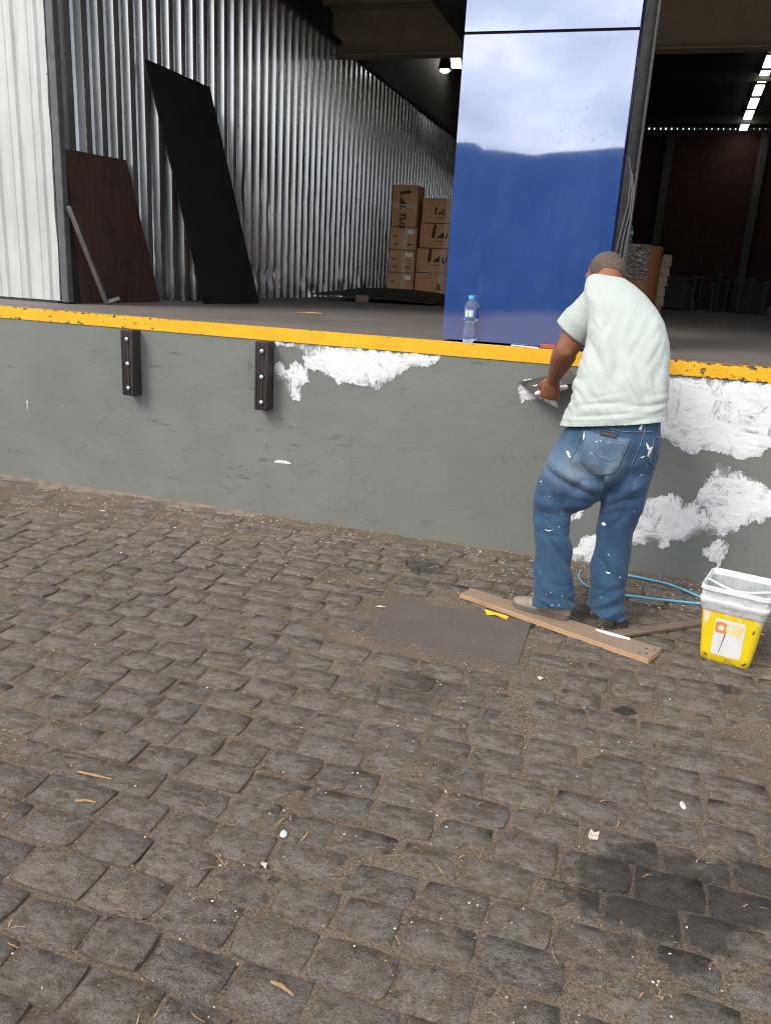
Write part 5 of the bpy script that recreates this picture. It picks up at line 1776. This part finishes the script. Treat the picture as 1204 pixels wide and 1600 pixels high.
jme = remesh(je, 0.0058, 9, 'jeans')
bm = bmesh.new(); bm.from_mesh(jme)
def cut(bm, co, no, sel):
    gm = [f for f in bm.faces if sel(f.calc_center_median())]
    es = {e for f in gm for e in f.edges}; vv = {v for f in gm for v in f.verts}
    bmesh.ops.bisect_plane(bm, geom=list(vv) + list(es) + gm, plane_co=co, plane_no=no, clear_outer=True)
cut(bm, (-0.21, -0.85, 0.072), Vector((0.12, -0.25, -1)).normalized(), lambda c: c.x < -0.09 and c.z < 0.4)
cut(bm, (0.02, -0.78, 0.070), Vector((-0.25, 0.12, -1)).normalized(), lambda c: c.x >= -0.09 and c.z < 0.4)
bmesh.ops.bisect_plane(bm, geom=list(bm.verts) + list(bm.edges) + list(bm.faces), plane_co=(0, 0, 0.985), plane_no=(0, 0, 1), clear_outer=True)
bm.to_mesh(jme); bm.free()
def jeans_d(p, n):
    d = 0.0045 * fbm(p, 6, 3)
    if p.z > 0.86:
        d = 0.3 * d - 0.010 * min(1.0, (p.z - 0.86) / 0.05)
    L = p.x < -0.085
    lowz = max(0.0, 1 - p.z / 0.26)
    back = max(0.15, -n.y)
    # stacked folds at the cuffs
    d += 0.020 * lowz * crease(p, Vector((0.28 if L else -0.30, 0, 1)), 26, 0.22, 3.0 if L else 9.0) + 0.006 * lowz
    d += 0.009 * lowz * fold(p, Vector((0.30 if L else -0.45, 0, 1)), 0.058, 1.3, 0.4, 0.06, 3)
    # creases behind the knees
    d += 0.031 * crease(p, Vector((0.22 if L else -0.65, 0, 1)), 17, 0.22, 5.0) * bell(p.z, 0.50 if L else 0.55, 0.085) * back
    d += 0.013 * crease(p, Vector((0.75, 0, 0.65)), 16, 0.2, 11.0) * bell(p.z, 0.33, 0.18)
    # pull lines under the seat
    d += 0.034 * back * crease(p, Vector((-0.50, 0, 0.86)) if p.x > -0.06 else Vector((0.40, 0, 0.92)), 13, 0.20, 6.0) * bell(p.z, 0.665, 0.075)
    d -= 0.016 * bell(p.x, 0.058 - (0.93 - p.z) * 0.14, 0.022) * max(0, -n.y) * bell(p.z, 0.76, 0.12)
    return d
displace(jme, jeans_d)
for k in range(2):
    pass
fade = []
for v in jme.vertices:
    p = v.co
    L = p.x < -0.07
    f = 0.36
    f += 0.55 * bell(p.z, 0.72, 0.095) * bell(p.x, -0.19, 0.14) + 0.34 * bell(p.z, 0.80, 0.06) * bell(p.x, -0.07, 0.09)
    f += 0.16 * bell(p.z, 0.66, 0.06) * bell(p.x, 0.06, 0.06)
    if not L:
        f -= 0.12 * bell(p.z, 0.5, 0.14)
    f -= 0.06 * bell(p.z, 0.3, 0.2)
    f += 0.14 * max(0, 1 - p.z / 0.08)
    fade.append(max(0, min(1, f)))
a = jme.attributes.new('fade', 'FLOAT', 'POINT'); a.data.foreach_set('value', fade)
jbvh = BVHTree.FromPolygons([v.co.copy() for v in jme.vertices], [tuple(p.vertices) for p in jme.polygons])
jme2 = solidify(jme, 0.004)
jme2.materials.clear(); jme2.materials.append(M['denim'])
jme2.polygons.foreach_set('use_smooth', [True] * len(jme2.polygons))
jeans = link('jeans', jme2, man)
def onjeans(x, z, off_=0.003, y=-0.85):
    d = (Vector((x, y, z)) - CAM).normalized()
    h, n, _, _ = jbvh.ray_cast(CAM, d)
    if h is None:
        h, n, _, _ = jbvh.find_nearest(Vector((x, y + 0.05, z)))
    return h + n * off_
def seam(pts_, name, mat, r_=0.0016, off_=0.0035, sub=8, parent=None):
    pp = []
    for i in range(len(pts_) - 1):
        for s_ in range(sub):
            t = s_ / sub
            pp.append(onjeans(pts_[i][0] * (1 - t) + pts_[i + 1][0] * t, pts_[i][1] * (1 - t) + pts_[i + 1][1] * t, off_))
    pp.append(onjeans(*pts_[-1], off_))
    m = MB(); m.tube(pp, r_, 6)
    return part(name, m, mat, parent or jeans, smooth=60)
PK = [(-0.161, 0.897), (-0.069, 0.883), (0.021, 0.884), (0.001, 0.809), (-0.013, 0.751), (-0.038, 0.723), (-0.105, 0.719), (-0.171, 0.762), (-0.167, 0.831)]
def jpatch(poly, off_, mat, name, st=0.007, fv=0.5):
    x0, x1 = min(p[0] for p in poly), max(p[0] for p in poly)
    z0, z1 = min(p[1] for p in poly), max(p[1] for p in poly)
    nx_, nz_ = max(2, int((x1 - x0) / st)), max(2, int((z1 - z0) / st))
    ids, vs, fs = {}, [], []
    def vid(i, j):
        if (i, j) not in ids:
            x, z = x0 + (x1 - x0) * i / nx_, z0 + (z1 - z0) * j / nz_
            ids[(i, j)] = len(vs)
            vs.append(onjeans(x, z, off_))
        return ids[(i, j)]
    for j in range(nz_):
        for i in range(nx_):
            if in_poly(x0 + (x1 - x0) * (i + .5) / nx_, z0 + (z1 - z0) * (j + .5) / nz_, poly):
                fs.append((vid(i, j), vid(i + 1, j), vid(i + 1, j + 1), vid(i, j + 1)))
    m = MB(); m.add(vs, fs)
    me = m.mesh(name, mat, smooth=180)
    if sum(p.normal.y for p in me.polygons) > 0:
        me.flip_normals()
    a = me.attributes.new('fade', 'FLOAT', 'POINT')
    a.data.foreach_set('value', [fv + 0.15 * noise.noise(v.co * 12) - 0.5 * max(0, v.co.z - 0.86) * 8 * 0.3 for v in me.vertices])
    me = solidify(me, 0.003)
    return link(name, me, jeans)
jpatch(PK, 0.0055, M['denim'], 'back_pocket', fv=0.72)
seam(PK + PK[:1], 'pocket_stitching', M['thread'], 0.0015, 0.0055, 5)
seam([(-0.158, 0.876), (-0.047, 0.856), (0.014, 0.860)], 'pocket_hem_stitching', M['thread'], 0.0013, 0.0055)
seam([(-0.117, 0.808), (-0.092, 0.787), (-0.062, 0.775), (-0.031, 0.783), (-0.015, 0.796)], 'pocket_arc_stitching', M['gap'], 0.0012, 0.005)
seam([(-0.150, 0.938), (-0.085, 0.924), (-0.027, 0.912), (0.022, 0.914), (0.073, 0.92), (0.104, 0.924)], 'yoke_seam', M['thread'])
seam([(0.072, 0.945), (0.074, 0.914), (0.065, 0.854), (0.056, 0.816), (0.046, 0.777)], 'centre_seam', M['thread'], 0.0018)
PR = [(0.150, 0.907), (0.115, 0.898), (0.116, 0.86), (0.112, 0.80), (0.135, 0.775)]
seam(PR, 'pocket_stitching', M['thread'])
seam([(-0.187, 0.88), (-0.189, 0.849), (-0.197, 0.809), (-0.217, 0.756)], 'side_seam', M['thread'], 0.0012)
# dried white paint splashes on the cloth
for poly in ([(0.088, 0.875), (0.094, 0.872), (0.108, 0.852), (0.112, 0.862), (0.119, 0.861), (0.113, 0.838), (0.106, 0.815), (0.101, 0.818), (0.104, 0.842), (0.098, 0.848)],
             [(0.078, 0.806), (0.092, 0.815), (0.09, 0.818), (0.077, 0.81)], [(-0.172, 0.895), (-0.168, 0.895), (-0.165, 0.865), (-0.172, 0.855)],
             [(0.055, 0.945), (0.066, 0.948), (0.062, 0.925), (0.052, 0.93)], [(-0.238, 0.80), (-0.226, 0.803), (-0.212, 0.772), (-0.222, 0.775)],
             [(-0.047, 0.497), (-0.040, 0.503), (-0.031, 0.499), (-0.027, 0.490), (-0.036, 0.486)], [(-0.29, 0.432), (-0.27, 0.430), (-0.25, 0.436), (-0.262, 0.428), (-0.28, 0.426)],
             [(0.0, 0.277), (0.010, 0.273), (0.022, 0.274), (0.016, 0.268), (0.004, 0.270)]):
    jpatch(poly, 0.0022, M['paper'], 'paint_splash', 0.0028)
# wallet in the back pocket
wp = [onjeans(-0.105, 0.888, 0.002), onjeans(-0.032, 0.880, 0.002), onjeans(-0.034, 0.902, 0.002), onjeans(-0.100, 0.905, 0.002)]
cw_ = sum(wp, Vector()) / 4
m = MB()
nn = (CAM - cw_).normalized()
m.add([p + nn * 0.001 for p in wp] + [p + nn * 0.010 for p in wp], [(0, 1, 2, 3), (7, 6, 5, 4), (0, 4, 5, 1), (1, 5, 6, 2), (2, 6, 7, 3), (3, 7, 4, 0)])
tag(part('wallet', m, M['leather'], None, bevel=0.002), 'black wallet sticking out of the left back pocket of the jeans', 'wallet')
# --- shoes
def shoe(heel, toe, z, k):
    heel, toe = Vector((heel[0], heel[1], z)), Vector((toe[0], toe[1], z))
    L = (toe - heel).length; t = (toe - heel).normalized(); s_ = Vector((-t.y, t.x, 0))
    prof = [(-0.03, 0.012, 0.04), (0.0, 0.032, 0.072), (0.10, 0.037, 0.085), (0.30, 0.038, 0.088), (0.5, 0.042, 0.075), (0.7, 0.048, 0.058), (0.87, 0.043, 0.048), (0.97, 0.028, 0.040), (1.01, 0.010, 0.032)]
    m = MB(); rings = []
    for u, hw, h in prof:
        c = heel + t * (L * u)
        rings.append([c + s_ * (hw * math.cos(a_) * (1.0 if math.sin(a_) < 0.3 else 0.85)) + Vector((0, 0, 0.018 + max(0, (h - 0.018) * math.sin(a_)) - (0.004 if math.sin(a_) < 0 else 0))) for a_ in [2 * math.pi * q / 16 for q in range(16)]])
    m.loft(rings)
    up_ = part('shoe', m, M['shoe'], man, smooth=70)
    m = MB(); rings = []
    for u, hw, h in prof:
        c = heel + t * (L * u); hw2 = hw + 0.004
        rings.append([c + s_ * hw2 + Vector((0, 0, 0.001)), c + s_ * hw2 + Vector((0, 0, 0.022)), c - s_ * hw2 + Vector((0, 0, 0.022)), c - s_ * hw2 + Vector((0, 0, 0.001))])
    m.loft(rings)
    part('sole', m, M['sole'], up_, bevel=0.002)
shoe((-0.135, -0.868), (-0.395, -0.800), 0.029, 0)
shoe((0.030, -0.815), (0.075, -0.545), 0.003, 1)

# --- steel finishing trowel in his left hand
tr = thing('plastering_trowel', 'dark steel plastering trowel held in the left hand against the wall', 'trowel')
def on_y(px, py, y):
    d = Vector([rot[k][0] * (px - 602) + rot[k][1] * (py - 800) + rot[k][2] * 1250 for k in range(3)])
    return CAM + d * ((y - CAM.y) / d.y)
q0, q1 = Vector((-0.585, -0.010, 0.980)), Vector((-0.318, -0.010, 1.066))       # far edge on the wall
q3, q2 = Vector((-0.500, -0.100, 0.945)), Vector((-0.262, -0.100, 1.022))       # near edge
m = MB()
up_n = (q1 - q0).cross(q3 - q0).normalized()
if up_n.z < 0: up_n = -up_n
m.add([q0, q1, q2, q3] + [p - up_n * 0.003 for p in (q0, q1, q2, q3)], [(0, 1, 2, 3), (7, 6, 5, 4), (0, 4, 5, 1), (1, 5, 6, 2), (2, 6, 7, 3), (3, 7, 4, 0)])
part('blade', m, M['tool'], tr, smooth=0)
cen = (q0 + q1 + q2 + q3) / 4
ax = (q2 - q3).normalized()
hc = LW + LD * 0.098 + LN * 0.042
m = MB(); m.tube([hc - ax * 0.075, hc - ax * 0.03, hc + ax * 0.03, hc + ax * 0.075], [0.013, 0.0155, 0.0155, 0.013], 12, round_end=True)
part('handle', m, M['paper'], tr, smooth=60)
m = MB(); m.tube([hc - ax * 0.06, cen - ax * 0.055 - up_n * 0.004], 0.006, 8); m.tube([hc + ax * 0.06, cen + ax * 0.055 - up_n * 0.004], 0.006, 8)
part('shank', m, M['tool'], tr)
m = MB()
for k in range(16):
    u, v = random.uniform(0.15, 0.6), random.uniform(0.45, 0.98)
    p = (q0 * (1 - u) + q1 * u) * (1 - v) + (q3 * (1 - u) + q2 * u) * v
    m.ellipsoid(p + up_n * 0.001 * (1 if k % 2 else -4), (random.uniform(.004, .013), random.uniform(.003, .007), .004), None, 8, 6)
part('filler_dab', m, M['paper'], tr, smooth=60)
